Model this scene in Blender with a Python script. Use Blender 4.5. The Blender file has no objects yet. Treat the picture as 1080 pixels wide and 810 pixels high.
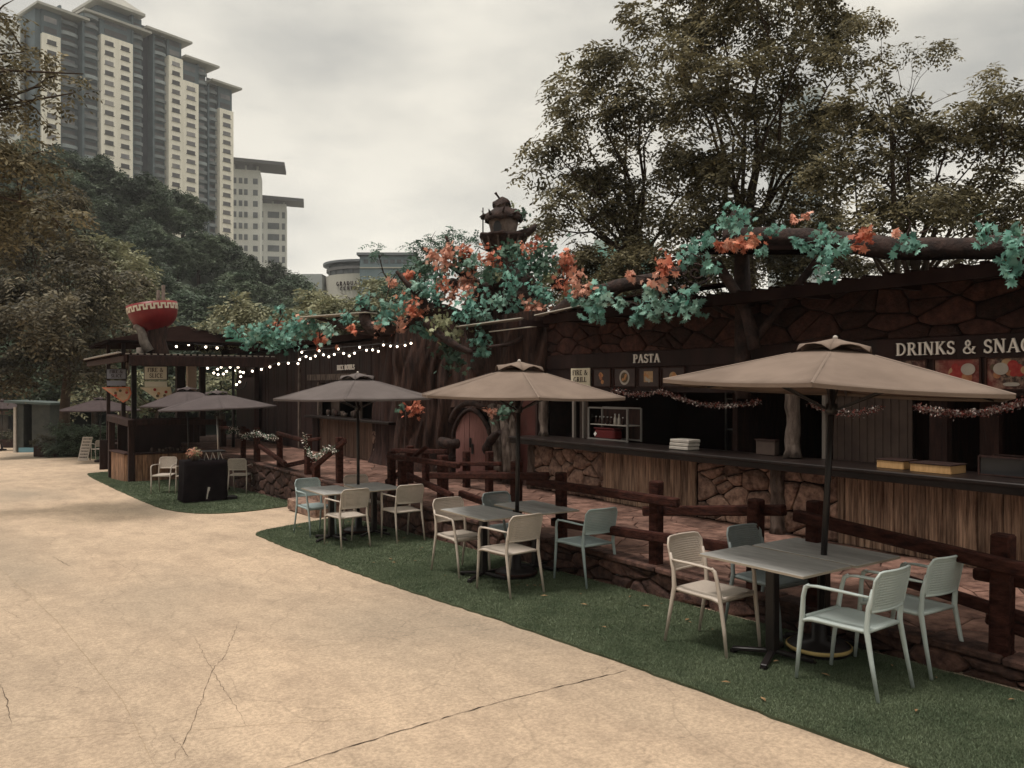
import bpy, math, random
import numpy as np
from mathutils import Vector, Matrix, noise
R = math.radians
scene = bpy.context.scene
col = scene.collection

# ------------------------------------------------------------------ camera
F, CA, SA, H, HY, SL = 850.0, .8247, .5656, 1.95, 406.0, .033
cam_d = bpy.data.cameras.new('camera'); cam = bpy.data.objects.new('camera', cam_d)
col.objects.link(cam); scene.camera = cam
cam_d.sensor_width = 36; cam_d.lens = 36 * F / 1080
cam_d.shift_y = (HY - 405) / 1080.0
cam_d.clip_end = 3000; cam_d.clip_start = .05
cam.location = (0, 0, H)
cam.rotation_euler = (R(90), 0, -math.atan2(SA, CA))

# ------------------------------------------------------------------ light
SUN_DIR = Vector((-.28, .05, .95)).normalized()      # towards the sun
world = bpy.data.worlds.new("World"); scene.world = world; world.use_nodes = True
nt = world.node_tree; nt.nodes.clear()
out = nt.nodes.new('ShaderNodeOutputWorld'); bg = nt.nodes.new('ShaderNodeBackground')
sky = nt.nodes.new('ShaderNodeTexSky'); sky.sky_type = 'NISHITA'; sky.sun_disc = False
sky.sun_elevation = math.asin(SUN_DIR.z); sky.sun_rotation = math.atan2(SUN_DIR.x, SUN_DIR.y)
tc = nt.nodes.new('ShaderNodeTexCoord'); sep = nt.nodes.new('ShaderNodeSeparateXYZ')
mp = nt.nodes.new('ShaderNodeMapping'); mp.inputs['Scale'].default_value = (1.3, 1.3, 3.2); mp.inputs['Location'].default_value = (1.7, 2.4, .9)
nz = nt.nodes.new('ShaderNodeTexNoise'); nz.inputs['Scale'].default_value = 1.6; nz.inputs['Detail'].default_value = 7; nz.inputs['Roughness'].default_value = .52
cr = nt.nodes.new('ShaderNodeValToRGB'); e = cr.color_ramp.elements
e[0].position = .38; e[0].color = (.42, .41, .375, 1); e[1].position = .60; e[1].color = (.78, .735, .635, 1)
grad = nt.nodes.new('ShaderNodeValToRGB'); ge = grad.color_ramp.elements; gsc = nt.nodes.new('ShaderNodeMath'); gsc.operation = 'MULTIPLY'; gsc.inputs[1].default_value = 18
for k_, (p_, v_) in enumerate(((0, .59), (.16, .59), (.30, .50), (.5, .55), (1, 1))):
    el = ge[k_] if k_ < 1 else (ge[-1] if k_ == 4 else ge.new(p_)); el.position = p_; el.color = (v_, v_, v_, 1)
mul = nt.nodes.new('ShaderNodeVectorMath'); mul.operation = 'SCALE'
mix = nt.nodes.new('ShaderNodeMix'); mix.data_type = 'RGBA'; mix.inputs[0].default_value = .93
L = nt.links.new
L(tc.outputs['Generated'], mp.inputs[0]); L(mp.outputs[0], nz.inputs['Vector']); L(nz.outputs[0], cr.inputs[0])
L(tc.outputs['Generated'], sep.inputs[0]); L(sep.outputs['Z'], grad.inputs[0])
L(cr.outputs[0], mul.inputs[0]); L(grad.outputs[0], gsc.inputs[0]); L(gsc.outputs[0], mul.inputs['Scale'])
L(sky.outputs[0], mix.inputs[6]); L(mul.outputs[0], mix.inputs[7]); L(mix.outputs[2], bg.inputs[0])
bg.inputs[1].default_value = .1; L(bg.outputs[0], out.inputs[0])
sd = bpy.data.lights.new('sun', 'SUN'); sun = bpy.data.objects.new('sun', sd); col.objects.link(sun)
sd.energy = 2.1; sd.angle = R(12); sd.color = (1, .94, .87)
sun.rotation_euler = SUN_DIR.to_track_quat('Z', 'Y').to_euler(); sun.location = (0, 0, 30)
vs = scene.view_settings; vs.view_transform = 'Standard'; vs.look = 'None'; vs.gamma = 1; vs.use_curve_mapping = False
vs.exposure = 0.42

# ------------------------------------------------------------------ positions
def ray(x, y):
    a = (x - 540) / F
    return Vector((CA * a + SA, CA - SA * a, (HY - y) / F))
def G(x, y, z0=0.0, sl=SL):
    r = ray(x, y); d = -(H - z0) / (r.z + sl * r.y); return r * d + Vector((0, 0, H))
def PX(x, y, X): r = ray(x, y); return r * (X / r.x) + Vector((0, 0, H))
def PY(x, y, Y): r = ray(x, y); return r * (Y / r.y) + Vector((0, 0, H))
def D(x, y, d): return ray(x, y) * d + Vector((0, 0, H))
def cw(r, d, z): return Vector((r * CA + d * SA, -r * SA + d * CA, z))     # lateral, depth -> world
def gz(Y): return -SL * Y

# ------------------------------------------------------------------ mesh builder
class MB:
    def __init__(s): s.v = []; s.f = []; s.mi = []; s.sm = []
    def add(s, vs, fs, mi=0, sm=False):
        n = len(s.v); s.v += [tuple(p) for p in vs]
        for f in fs: s.f.append(tuple(i + n for i in f)); s.mi.append(mi); s.sm.append(sm)
        return s
    def box(s, c, sz, rot=None, mi=0, bev=0.0):
        hx, hy, hz = sz[0] / 2, sz[1] / 2, sz[2] / 2; c = Vector(c)
        M = rot if rot is not None else Matrix.Identity(3)
        if bev <= 0:
            vs = [c + M @ Vector((x * hx, y * hy, z * hz)) for x in (-1, 1) for y in (-1, 1) for z in (-1, 1)]
            return s.add(vs, [(0, 1, 3, 2), (4, 6, 7, 5), (0, 4, 5, 1), (2, 3, 7, 6), (0, 2, 6, 4), (1, 5, 7, 3)], mi)
        b = min(bev, hx * .9, hy * .9, hz * .9)
        pts = []; idx = {}
        for x in (-1, 1):
            for y in (-1, 1):
                for z in (-1, 1):
                    for a in range(3):
                        p = [x * (hx - b), y * (hy - b), z * (hz - b)]; p[a] = (x * hx, y * hy, z * hz)[a]
                        idx[(x, y, z, a)] = len(pts); pts.append(c + M @ Vector(p))
        fs = []
        for a in range(3):
            o = [i for i in range(3) if i != a]
            for sg in (-1, 1):
                q = []
                for (u, w) in ((-1, -1), (1, -1), (1, 1), (-1, 1)):
                    k = [0, 0, 0]; k[a] = sg; k[o[0]] = u; k[o[1]] = w; q.append(idx[(*k, a)])
                if (sg == -1) != (a == 1): q = q[::-1]
                fs.append(tuple(q))
        for a in range(3):
            o = [i for i in range(3) if i != a]
            for u in (-1, 1):
                for w in (-1, 1):
                    q = []
                    for t, ax in ((-1, o[0]), (1, o[0]), (1, o[1]), (-1, o[1])):
                        k = [0, 0, 0]; k[a] = t; k[o[0]] = u; k[o[1]] = w; q.append(idx[(*k, ax)])
                    fs.append(tuple(q))
        for x in (-1, 1):
            for y in (-1, 1):
                for z in (-1, 1): fs.append(tuple(idx[(x, y, z, a)] for a in range(3)))
        return s.add(pts, fs, mi)
    def bar(s, p0, p1, w, h, bev=0.0, up=(0, 0, 1), mi=0):
        p0 = Vector(p0); p1 = Vector(p1); y = (p1 - p0); l = y.length; y.normalize()
        u = Vector(up)
        if abs(y.dot(u)) > .98: u = Vector((1, 0, 0))
        x = y.cross(u).normalized(); z = x.cross(y)
        M = Matrix((x, y, z)).transposed()
        return s.box((p0 + p1) / 2, (w, l, h), M, mi, bev)
    def tube(s, pts, rad, n=8, caps=True, mi=0, sq=1.0, wob=0.0, rng=None):
        pts = [Vector(p) for p in pts]
        if not hasattr(rad, '__len__'): rad = [rad] * len(pts)
        rings = []; prev = None; vs = []
        for i, p in enumerate(pts):
            t = (pts[min(i + 1, len(pts) - 1)] - pts[max(i - 1, 0)]).normalized()
            if prev is None:
                a = Vector((0, 0, 1)) if abs(t.z) < .9 else Vector((1, 0, 0))
                x = t.cross(a).normalized()
            else:
                x = (prev - t * prev.dot(t)).normalized()
            y = t.cross(x); prev = x
            for k in range(n):
                a = 2 * math.pi * k / n
                r = rad[i] * (1 + (rng.uniform(-wob, wob) if wob else 0))
                vs.append(p + x * math.cos(a) * r + y * math.sin(a) * r * sq)
        fs = []
        for i in range(len(pts) - 1):
            for k in range(n):
                a = i * n + k; b = i * n + (k + 1) % n
                fs.append((a, b, b + n, a + n))
        s.add(vs, fs, mi, True)
        if caps:
            m = len(s.v) - len(vs)
            s.f.append(tuple(m + k for k in range(n))[::-1]); s.mi.append(mi); s.sm.append(False)
            m2 = m + (len(pts) - 1) * n
            s.f.append(tuple(m2 + k for k in range(n))); s.mi.append(mi); s.sm.append(False)
        return s
    def lathe(s, prof, c=(0, 0, 0), n=24, mi=0, sm=True, M=None):
        c = Vector(c); vs = []; fs = []
        for (r, z) in prof:
            for k in range(n):
                a = 2 * math.pi * k / n; p = Vector((r * math.cos(a), r * math.sin(a), z))
                vs.append(c + (M @ p if M is not None else p))
        for i in range(len(prof) - 1):
            for k in range(n):
                a = i * n + k; b = i * n + (k + 1) % n; fs.append((a, b, b + n, a + n))
        return s.add(vs, fs, mi, sm)
    def prism(s, poly, o, ux, uy, t, mi=0):
        o = Vector(o); ux = Vector(ux); uy = Vector(uy); nrm = ux.cross(uy).normalized(); n = len(poly)
        vs = [o + ux * p[0] + uy * p[1] for p in poly] + [o + ux * p[0] + uy * p[1] + nrm * t for p in poly]
        fs = [tuple(range(n))[::-1], tuple(range(n, 2 * n))] + [(i, (i + 1) % n, (i + 1) % n + n, i + n) for i in range(n)]
        return s.add(vs, fs, mi)
    def sphere(s, c, r, n=10, m=6, mi=0, sc=(1, 1, 1)):
        prof = [(math.sin(math.pi * i / m) * r, -math.cos(math.pi * i / m) * r) for i in range(m + 1)]
        prof[0] = (r * .01, -r); prof[-1] = (r * .01, r)
        return s.lathe(prof, c, n, mi, True, Matrix.Diagonal(sc))
    def build(s, name, mats, parent=None, world=None):
        me = bpy.data.meshes.new(name); me.from_pydata(s.v, [], s.f)
        if not isinstance(mats, (list, tuple)): mats = [mats]
        for m in mats: me.materials.append(m)
        me.polygons.foreach_set('material_index', s.mi); me.polygons.foreach_set('use_smooth', s.sm)
        me.update()
        o = bpy.data.objects.new(name, me); col.objects.link(o)
        if parent is not None:
            o.parent = parent
            if world: 
                q = parent
                off = Vector((0, 0, 0))
                while q is not None: off += q.location; q = q.parent
                o.location = -off
        return o

def tag(o, label=None, cat=None, group=None, kind=None):
    if label: o['label'] = label
    if cat: o['category'] = cat
    if group: o['group'] = group
    if kind: o['kind'] = kind
    return o
def thing(name, label, cat, loc=(0, 0, 0), rz=0, group=None):
    o = bpy.data.objects.new(name, None); col.objects.link(o); o.location = loc; o.rotation_euler = (0, 0, rz)
    o.empty_display_size = .2
    return tag(o, label, cat, group)
def struct(name, mb, m): return tag(mb.build(name, m), kind='structure')
def dup(o, parent=None):
    c = o.copy(); col.objects.link(c)
    if parent is not None: c.parent = parent
    for ch in list(o.children): dup(ch, c)
    return c
def place(o, loc, rz, label=None, group=None):
    o.location = loc; o.rotation_euler = (0, 0, rz)
    if label: o['label'] = label
    if group: o['group'] = group
    return o

# ------------------------------------------------------------------ materials
def mat(name, c1, c2=None, scale=4.0, rough=.7, bump=0.0, bscale=None, stretch=(1, 1, 1), spec=.3, metal=0, detail=6,
        lo=.35, hi=.65, coord='Object', isl=0.0, third=None):
    m = bpy.data.materials.new(name); m.use_nodes = True; t = m.node_tree; N = t.nodes; K = t.links.new
    p = N['Principled BSDF']; p.inputs['Roughness'].default_value = rough; p.inputs['Metallic'].default_value = metal
    p.inputs['Specular IOR Level'].default_value = spec
    p.inputs['Base Color'].default_value = (*c1, 1)
    tc = N.new('ShaderNodeTexCoord'); mp = N.new('ShaderNodeMapping'); mp.inputs['Scale'].default_value = stretch
    K(tc.outputs[coord], mp.inputs[0]); colr = None
    if c2:
        n = N.new('ShaderNodeTexNoise'); n.inputs['Scale'].default_value = scale; n.inputs['Detail'].default_value = detail
        n.inputs['Roughness'].default_value = .62
        K(mp.outputs[0], n.inputs['Vector']); r = N.new('ShaderNodeValToRGB')
        r.color_ramp.elements[0].position = lo; r.color_ramp.elements[0].color = (*c1, 1)
        r.color_ramp.elements[1].position = hi; r.color_ramp.elements[1].color = (*c2, 1)
        K(n.outputs[0], r.inputs[0]); colr = r.outputs[0]
        if third:                       # broad stains
            n2 = N.new('ShaderNodeTexNoise'); n2.inputs['Scale'].default_value = scale * .13; n2.inputs['Detail'].default_value = 4
            K(mp.outputs[0], n2.inputs['Vector'])
            r2 = N.new('ShaderNodeValToRGB'); r2.color_ramp.elements[0].position = .45; r2.color_ramp.elements[1].position = .68
            K(n2.outputs[0], r2.inputs[0])
            mx = N.new('ShaderNodeMix'); mx.data_type = 'RGBA'; K(r2.outputs[0], mx.inputs[0]); K(colr, mx.inputs[6])
            mx.inputs[7].default_value = (*third, 1); colr = mx.outputs[2]
    if isl:
        g = N.new('ShaderNodeNewGeometry'); mr = N.new('ShaderNodeMapRange'); mr.inputs[3].default_value = 1 - isl; mr.inputs[4].default_value = 1 + isl
        K(g.outputs['Random Per Island'], mr.inputs[0]); h = N.new('ShaderNodeHueSaturation')
        h.inputs['Color'].default_value = (*c1, 1)
        if colr is not None: K(colr, h.inputs['Color'])
        K(mr.outputs[0], h.inputs['Value']); colr = h.outputs[0]
    if colr is not None: K(colr, p.inputs['Base Color'])
    if bump:
        n = N.new('ShaderNodeTexNoise'); n.inputs['Scale'].default_value = bscale or scale * 4; n.inputs['Detail'].default_value = 8
        n.inputs['Roughness'].default_value = .65
        K(mp.outputs[0], n.inputs['Vector']); b = N.new('ShaderNodeBump'); b.inputs['Strength'].default_value = min(1, bump); b.inputs['Distance'].default_value = .02 * max(1, bump)
        K(n.outputs[0], b.inputs['Height']); K(b.outputs[0], p.inputs['Normal'])
    return m
def emis(name, c, s):
    m = bpy.data.materials.new(name); m.use_nodes = True; p = m.node_tree.nodes['Principled BSDF']
    p.inputs['Base Color'].default_value = (*c, 1); p.inputs['Emission Color'].default_value = (*c, 1); p.inputs['Emission Strength'].default_value = s
    return m
def leafmat(name, c1, c2, trans=.25, scale=1.2, isl=.35, rough=.6):
    m = mat(name, c1, c2, scale=scale, rough=rough, isl=isl, spec=.25, detail=2)
    t = m.node_tree; N = t.nodes; p = N['Principled BSDF']; o = N['Material Output']
    tr = N.new('ShaderNodeBsdfTranslucent'); mx = N.new('ShaderNodeMixShader'); mx.inputs[0].default_value = trans
    t.links.new(p.inputs['Base Color'].links[0].from_socket, tr.inputs[0])
    t.links.new(p.outputs[0], mx.inputs[1]); t.links.new(tr.outputs[0], mx.inputs[2]); t.links.new(mx.outputs[0], o.inputs[0])
    return m

M = {}
def concrete():
    m = mat('concrete', (.335, .248, .178), (.55, .412, .292), scale=1.5, rough=.88, bump=.5, bscale=90, stretch=(1.5, .6, 1), third=(.30, .24, .18), lo=.25, hi=.62, detail=15)
    t = m.node_tree; N = t.nodes; K = t.links.new; p = N['Principled BSDF']; src = p.inputs['Base Color'].links[0].from_socket
    for n in list(N):
        if n.type == 'TEX_NOISE' and abs(n.inputs['Scale'].default_value - 1.5) < 1e-4: n.inputs['Roughness'].default_value = .72
    tc = N.new('ShaderNodeTexCoord'); out = src
    for (sc, de, ro, a, b, lo, hi) in ((38, 5, .7, .38, .62, .80, 1.14), (7, 9, .75, .36, .64, .90, 1.06)):
        n = N.new('ShaderNodeTexNoise'); n.inputs['Scale'].default_value = sc; n.inputs['Detail'].default_value = de; n.inputs['Roughness'].default_value = ro
        K(tc.outputs['Object'], n.inputs['Vector']); r = N.new('ShaderNodeMapRange'); r.inputs[1].default_value = a; r.inputs[2].default_value = b; r.inputs[3].default_value = lo; r.inputs[4].default_value = hi
        K(n.outputs[0], r.inputs[0]); v = N.new('ShaderNodeVectorMath'); v.operation = 'SCALE'; K(out, v.inputs[0]); K(r.outputs[0], v.inputs['Scale']); out = v.outputs[0]
    # hairline crazing of the stamped surface
    w = N.new('ShaderNodeTexNoise'); w.inputs['Scale'].default_value = 1.2; w.inputs['Detail'].default_value = 6; K(tc.outputs['Object'], w.inputs['Vector'])
    ad = N.new('ShaderNodeMix'); ad.data_type = 'VECTOR'; ad.inputs[0].default_value = .35; K(tc.outputs['Object'], ad.inputs[4]); K(w.outputs[1], ad.inputs[5])
    vo = N.new('ShaderNodeTexVoronoi'); vo.feature = 'DISTANCE_TO_EDGE'; vo.inputs['Scale'].default_value = 1.6; K(ad.outputs[1], vo.inputs['Vector'])
    r = N.new('ShaderNodeMapRange'); r.inputs[1].default_value = 0; r.inputs[2].default_value = .010; r.inputs[3].default_value = .80; r.inputs[4].default_value = 1; K(vo.outputs['Distance'], r.inputs[0])
    v = N.new('ShaderNodeVectorMath'); v.operation = 'SCALE'; K(out, v.inputs[0]); K(r.outputs[0], v.inputs['Scale']); K(v.outputs[0], p.inputs['Base Color'])
    return m
M['conc'] = concrete()
M['crack'] = mat('crack', (.05, .035, .025), rough=1)
M['joint'] = mat('joint', (.30, .22, .145), (.40, .30, .20), scale=6, rough=1)
M['farground'] = mat('farground', (.10, .10, .06), (.17, .14, .09), scale=.2, rough=1)
M['turf'] = mat('turf', (.06, .075, .04), (.10, .12, .066), scale=9, rough=.95, bump=1, bscale=220)
M['blade'] = leafmat('turf_blade', (.090, .122, .070), (.150, .185, .112), trans=.15, scale=2.2, isl=.45)
M['flag'] = mat('flagstone', (.075, .038, .029), (.225, .128, .098), scale=7, rough=.8, spec=.2, bump=.9, bscale=20, isl=.35)
M['grout'] = mat('grout', (.05, .028, .022), (.08, .05, .04), scale=8, rough=1)
M['stone'] = mat('stone', (.13, .075, .058), (.46, .30, .225), scale=11, rough=.88, bump=1.6, bscale=26, isl=.42)
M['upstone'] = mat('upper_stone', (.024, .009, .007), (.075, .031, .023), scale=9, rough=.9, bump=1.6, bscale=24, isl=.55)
M['edgestone'] = mat('edge_stone', (.035, .017, .014), (.12, .062, .046), scale=11, rough=.85, bump=1.4, bscale=26, isl=.45)
M['mortar'] = mat('mortar', (.010, .004, .0035), (.022, .010, .008), scale=9, rough=1)
M['fwood'] = mat('fence_wood', (.016, .0045, .0035), (.068, .024, .017), scale=8, rough=.85, spec=.12, bump=.9, bscale=26, stretch=(3, 1, 3))
M['plank'] = mat('plank', (.11, .06, .04), (.52, .355, .25), scale=10, rough=.85, bump=1.2, bscale=30, stretch=(1, 4, .22), isl=.3)
M['dwood'] = mat('dark_wood', (.012, .004, .0035), (.028, .010, .008), scale=4, rough=.7, bump=.4, stretch=(1, 1, .3))
M['dwood2'] = mat('brown_wood', (.014, .005, .004), (.045, .018, .013), scale=5, rough=.8, bump=.6, stretch=(3, 3, .5), isl=.3)
M['bark'] = mat('bark', (.012, .005, .004), (.070, .034, .024), scale=6, rough=.9, bump=1.8, bscale=18, stretch=(2.4, 2.4, .3))
M['gbark'] = mat('grey_bark', (.05, .033, .026), (.19, .145, .12), scale=7, rough=.9, bump=1.5, bscale=22, stretch=(2, 2, .5))
M['branch'] = mat('branch', (.010, .0045, .004), (.052, .028, .022), scale=8, rough=.8, bump=1.5, bscale=22)
M['twig'] = mat('twig', (.035, .022, .015), (.07, .045, .03), scale=6, rough=.9)
M['counter'] = mat('counter_top', (.008, .0045, .004), (.018, .011, .009), scale=5, rough=.4, spec=.3)
M['roof'] = mat('roof_sheet', (.007, .0035, .003), (.016, .009, .0075), scale=3, rough=1, spec=.0)
M['black'] = mat('black_metal', (.012, .009, .009), rough=.4, spec=.4)
M['cloth_tan'] = mat('tan_canvas', (.145, .105, .082), (.200, .148, .117), scale=2, rough=.9, bump=.2, bscale=130)
M['seam_tan'] = mat('tan_seam', (.20, .15, .12), rough=.9)
M['cloth_gry'] = mat('grey_canvas', (.060, .046, .046), (.082, .064, .063), scale=2, rough=.9, bump=.15, bscale=130)
M['cloth_brn'] = mat('brown_canvas', (.088, .071, .067), (.115, .095, .09), scale=2, rough=.9, bump=.15, bscale=130)
M['cloth_drk'] = mat('dark_canvas', (.04, .027, .028), (.058, .04, .04), scale=5, rough=.9)
M['white'] = mat('white_paint', (.40, .36, .32), (.50, .45, .40), scale=6, rough=.6)
M['letters'] = mat('letter_paint', (.86, .80, .74), rough=.5)
M['sage'] = mat('sage_plastic', (.44, .505, .485), (.49, .55, .53), scale=9, rough=.42, spec=.4, bump=.1, bscale=300)
M['beige'] = mat('beige_plastic', (.46, .395, .335), (.52, .45, .385), scale=9, rough=.42, spec=.4, bump=.1, bscale=300)
M['slate'] = mat('slate_plastic', (.19, .225, .225), (.23, .265, .265), scale=9, rough=.42, spec=.4)
M['mint'] = mat('mint_plastic', (.31, .385, .385), (.36, .435, .43), scale=9, rough=.42, spec=.4)
M['table'] = mat('tabletop', (.25, .245, .235), (.39, .38, .36), scale=5, rough=.42, spec=.5, stretch=(4, .7, 1), bump=.08)
M['tedge'] = mat('table_edge', (.33, .28, .22), rough=.5)
M['yellow'] = mat('yellow_rim', (.55, .40, .16), rough=.5)
M['crate'] = mat('crate_wood', (.42, .24, .10), (.56, .34, .16), scale=6, rough=.6, stretch=(1, 5, 1))
M['red'] = mat('red_lacquer', (.16, .010, .013), (.23, .02, .02), scale=3, rough=.45, spec=.35)
M['root_grey'] = mat('root_grey', (.12, .10, .085), (.26, .22, .19), scale=5, rough=.9, bump=1)
M['cream'] = mat('cream', (.62, .55, .42), rough=.6)
M['redobj'] = mat('dull_red', (.11, .010, .010), rough=.6)
M['glass'] = mat('dark_glass', (.02, .02, .022), rough=.1, spec=.6)
M['curtain'] = mat('curtain', (.055, .036, .03), (.085, .058, .047), scale=3, rough=.9)
M['steel'] = mat('steel', (.42, .40, .38), rough=.35, metal=.9)
M['bulb'] = emis('bulb', (1, .84, .66), 4)
M['teal'] = leafmat('teal_leaf', (.085, .23, .185), (.25, .45, .375), trans=.3, scale=5, isl=.5)
M['orange'] = leafmat('orange_leaf', (.46, .12, .07), (.62, .27, .17), trans=.25, scale=5, isl=.4)
M['mintl'] = leafmat('mint_leaf', (.16, .30, .24), (.34, .50, .42), trans=.3, scale=5, isl=.4)

M['pinkl'] = leafmat('coral_leaf', (.56, .25, .17), (.66, .38, .29), trans=.25, scale=3, isl=.3)
M['dkgreen'] = leafmat('dull_leaf', (.05, .11, .075), (.11, .18, .13), trans=.2, scale=3, isl=.4)
M['ltgreen'] = leafmat('pale_leaf', (.26, .29, .16), (.38, .38, .24), trans=.2, scale=3, isl=.35)
M['leafR'] = leafmat('leaf_right', (.075, .066, .036), (.21, .18, .10), trans=.35, scale=.9, isl=.65)
M['leafL'] = leafmat('leaf_left', (.075, .066, .038), (.22, .185, .11), trans=.35, scale=.6, isl=.65)
M['leafM'] = leafmat('leaf_mid', (.05, .046, .028), (.11, .098, .06), trans=.25, scale=.3, isl=.5)
M['leafO'] = leafmat('leaf_olive', (.045, .040, .026), (.15, .128, .082), trans=.3, scale=.5, isl=.65)
M['leafH'] = leafmat('leaf_hill', (.042, .062, .040), (.125, .155, .098), trans=.2, scale=.15, isl=.55)
_t = M['leafH'].node_tree; _h = [n for n in _t.nodes if n.type == 'HUE_SAT'][0]; _o = _t.nodes.new('ShaderNodeObjectInfo'); _r = _t.nodes.new('ShaderNodeMapRange'); _r.inputs[3].default_value = .65; _r.inputs[4].default_value = 1.45
_m = _t.nodes.new('ShaderNodeMath'); _m.operation = 'MULTIPLY'; _t.links.new(_o.outputs['Random'], _r.inputs[0]); _t.links.new(_r.outputs[0], _m.inputs[0]); _t.links.new(_h.inputs['Value'].links[0].from_socket, _m.inputs[1]); _t.links.new(_m.outputs[0], _h.inputs['Value'])
M['leafB'] = leafmat('leaf_back', (.14, .15, .09), (.27, .26, .16), trans=.25, scale=.5, isl=.45)
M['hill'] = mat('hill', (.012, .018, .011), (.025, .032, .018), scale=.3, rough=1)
M['garw'] = mat('garland_white', (.60, .55, .50), (.75, .70, .65), scale=5, rough=.5, isl=.3)
M['tinsel'] = mat('tinsel', (.45, .32, .30), (.75, .68, .64), scale=9, rough=.3, metal=.6, isl=.5)
M['tinselr'] = mat('tinsel_red', (.20, .05, .04), (.35, .12, .10), scale=9, rough=.35, metal=.5, isl=.5)

# ------------------------------------------------------------------ helpers: stones, letters, leaves
def clip(poly, px, py, nx, ny):
    o = []
    for i in range(len(poly)):
        a = poly[i]; b = poly[(i + 1) % len(poly)]
        da = (a[0] - px) * nx + (a[1] - py) * ny; db = (b[0] - px) * nx + (b[1] - py) * ny
        if da <= 0: o.append(a)
        if da * db < 0:
            t = da / (da - db); o.append((a[0] + (b[0] - a[0]) * t, a[1] + (b[1] - a[1]) * t))
    return o
def cells(u0, u1, v0, v1, su, sv, rng, jit=.55):
    nu = max(1, round((u1 - u0) / su)); nv = max(1, round((v1 - v0) / sv)); pts = []
    for j in range(-1, nv + 1):
        for i in range(-1, nu + 1):
            pts.append((u0 + (i + .5 + (.5 if j % 2 else 0) * .8 + rng.uniform(-jit, jit)) * (u1 - u0) / nu,
                        v0 + (j + .5 + rng.uniform(-jit, jit)) * (v1 - v0) / nv))
    pts = [p for p in pts if rng.random() > .16] + [(p[0] + rng.uniform(-.3, .3) * su, p[1] + rng.uniform(-.3, .3) * sv) for p in pts if rng.random() < .14]
    res = []
    asp = su / sv
    for i, (x, y) in enumerate(pts):
        poly = [(u0, v0), (u1, v0), (u1, v1), (u0, v1)]
        for j, (a, b) in enumerate(pts):
            if i == j or abs(a - x) > 3.2 * su or abs(b - y) > 3.2 * sv: continue
            nx = (a - x) / asp; ny = (b - y) * asp
            poly = clip(poly, (x + a) / 2, (y + b) / 2, nx, ny)
            if len(poly) < 3: break
        if len(poly) >= 3:
            A = abs(sum(poly[k][0] * poly[(k + 1) % len(poly)][1] - poly[(k + 1) % len(poly)][0] * poly[k][1] for k in range(len(poly)))) / 2
            if A > su * sv * .05: res.append(poly)
    return res
def stones(mb, o, ux, uy, u0, u1, v0, v1, su, sv, t, seed, gap=.012, rnd=True):
    rng = random.Random(seed); o = Vector(o); ux = Vector(ux); uy = Vector(uy); nr = ux.cross(uy).normalized()
    for poly in cells(u0, u1, v0, v1, su, sv, rng):
        cx = sum(p[0] for p in poly) / len(poly); cy = sum(p[1] for p in poly) / len(poly)
        q = poly
        if rnd:
            for _ in range(2):
                r = []
                for k in range(len(q)):
                    a = q[k]; b = q[(k + 1) % len(q)]
                    w_ = .13; r += [(a[0] * (1 - w_) + b[0] * w_, a[1] * (1 - w_) + b[1] * w_), (a[0] * w_ + b[0] * (1 - w_), a[1] * w_ + b[1] * (1 - w_))]
                q = r
        def inset(g):
            r = []
            for (x, y) in q:
                dx = x - cx; dy = y - cy; l = math.hypot(dx, dy) + 1e-6; k = max(0.1, 1 - g / l); r.append((cx + dx * k, cy + dy * k))
            return r
        tt = t * rng.uniform(.7, 1.3); n = len(q)
        tx = rng.uniform(-.12, .12) * t * 3; ty = rng.uniform(-.12, .12) * t * 3
        rings = [(inset(gap), 0), (inset(gap), tt * .6), (inset(gap + tt * .35), tt * .92), (inset(gap + tt * 1.0), tt)]
        vs = []
        for (rg, h) in rings:
            for p in rg:
                hh = h + ((p[0] - cx) * tx + (p[1] - cy) * ty if h > 0 else 0)
                vs.append(o + ux * p[0] + uy * p[1] + nr * hh)
        fs = []
        for i in range(3):
            for k in range(n): fs.append((i * n + k, i * n + (k + 1) % n, (i + 1) * n + (k + 1) % n, (i + 1) * n + k))
        fs.append(tuple(3 * n + k for k in range(n)))
        mb.add(vs, fs, 0, False)

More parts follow.
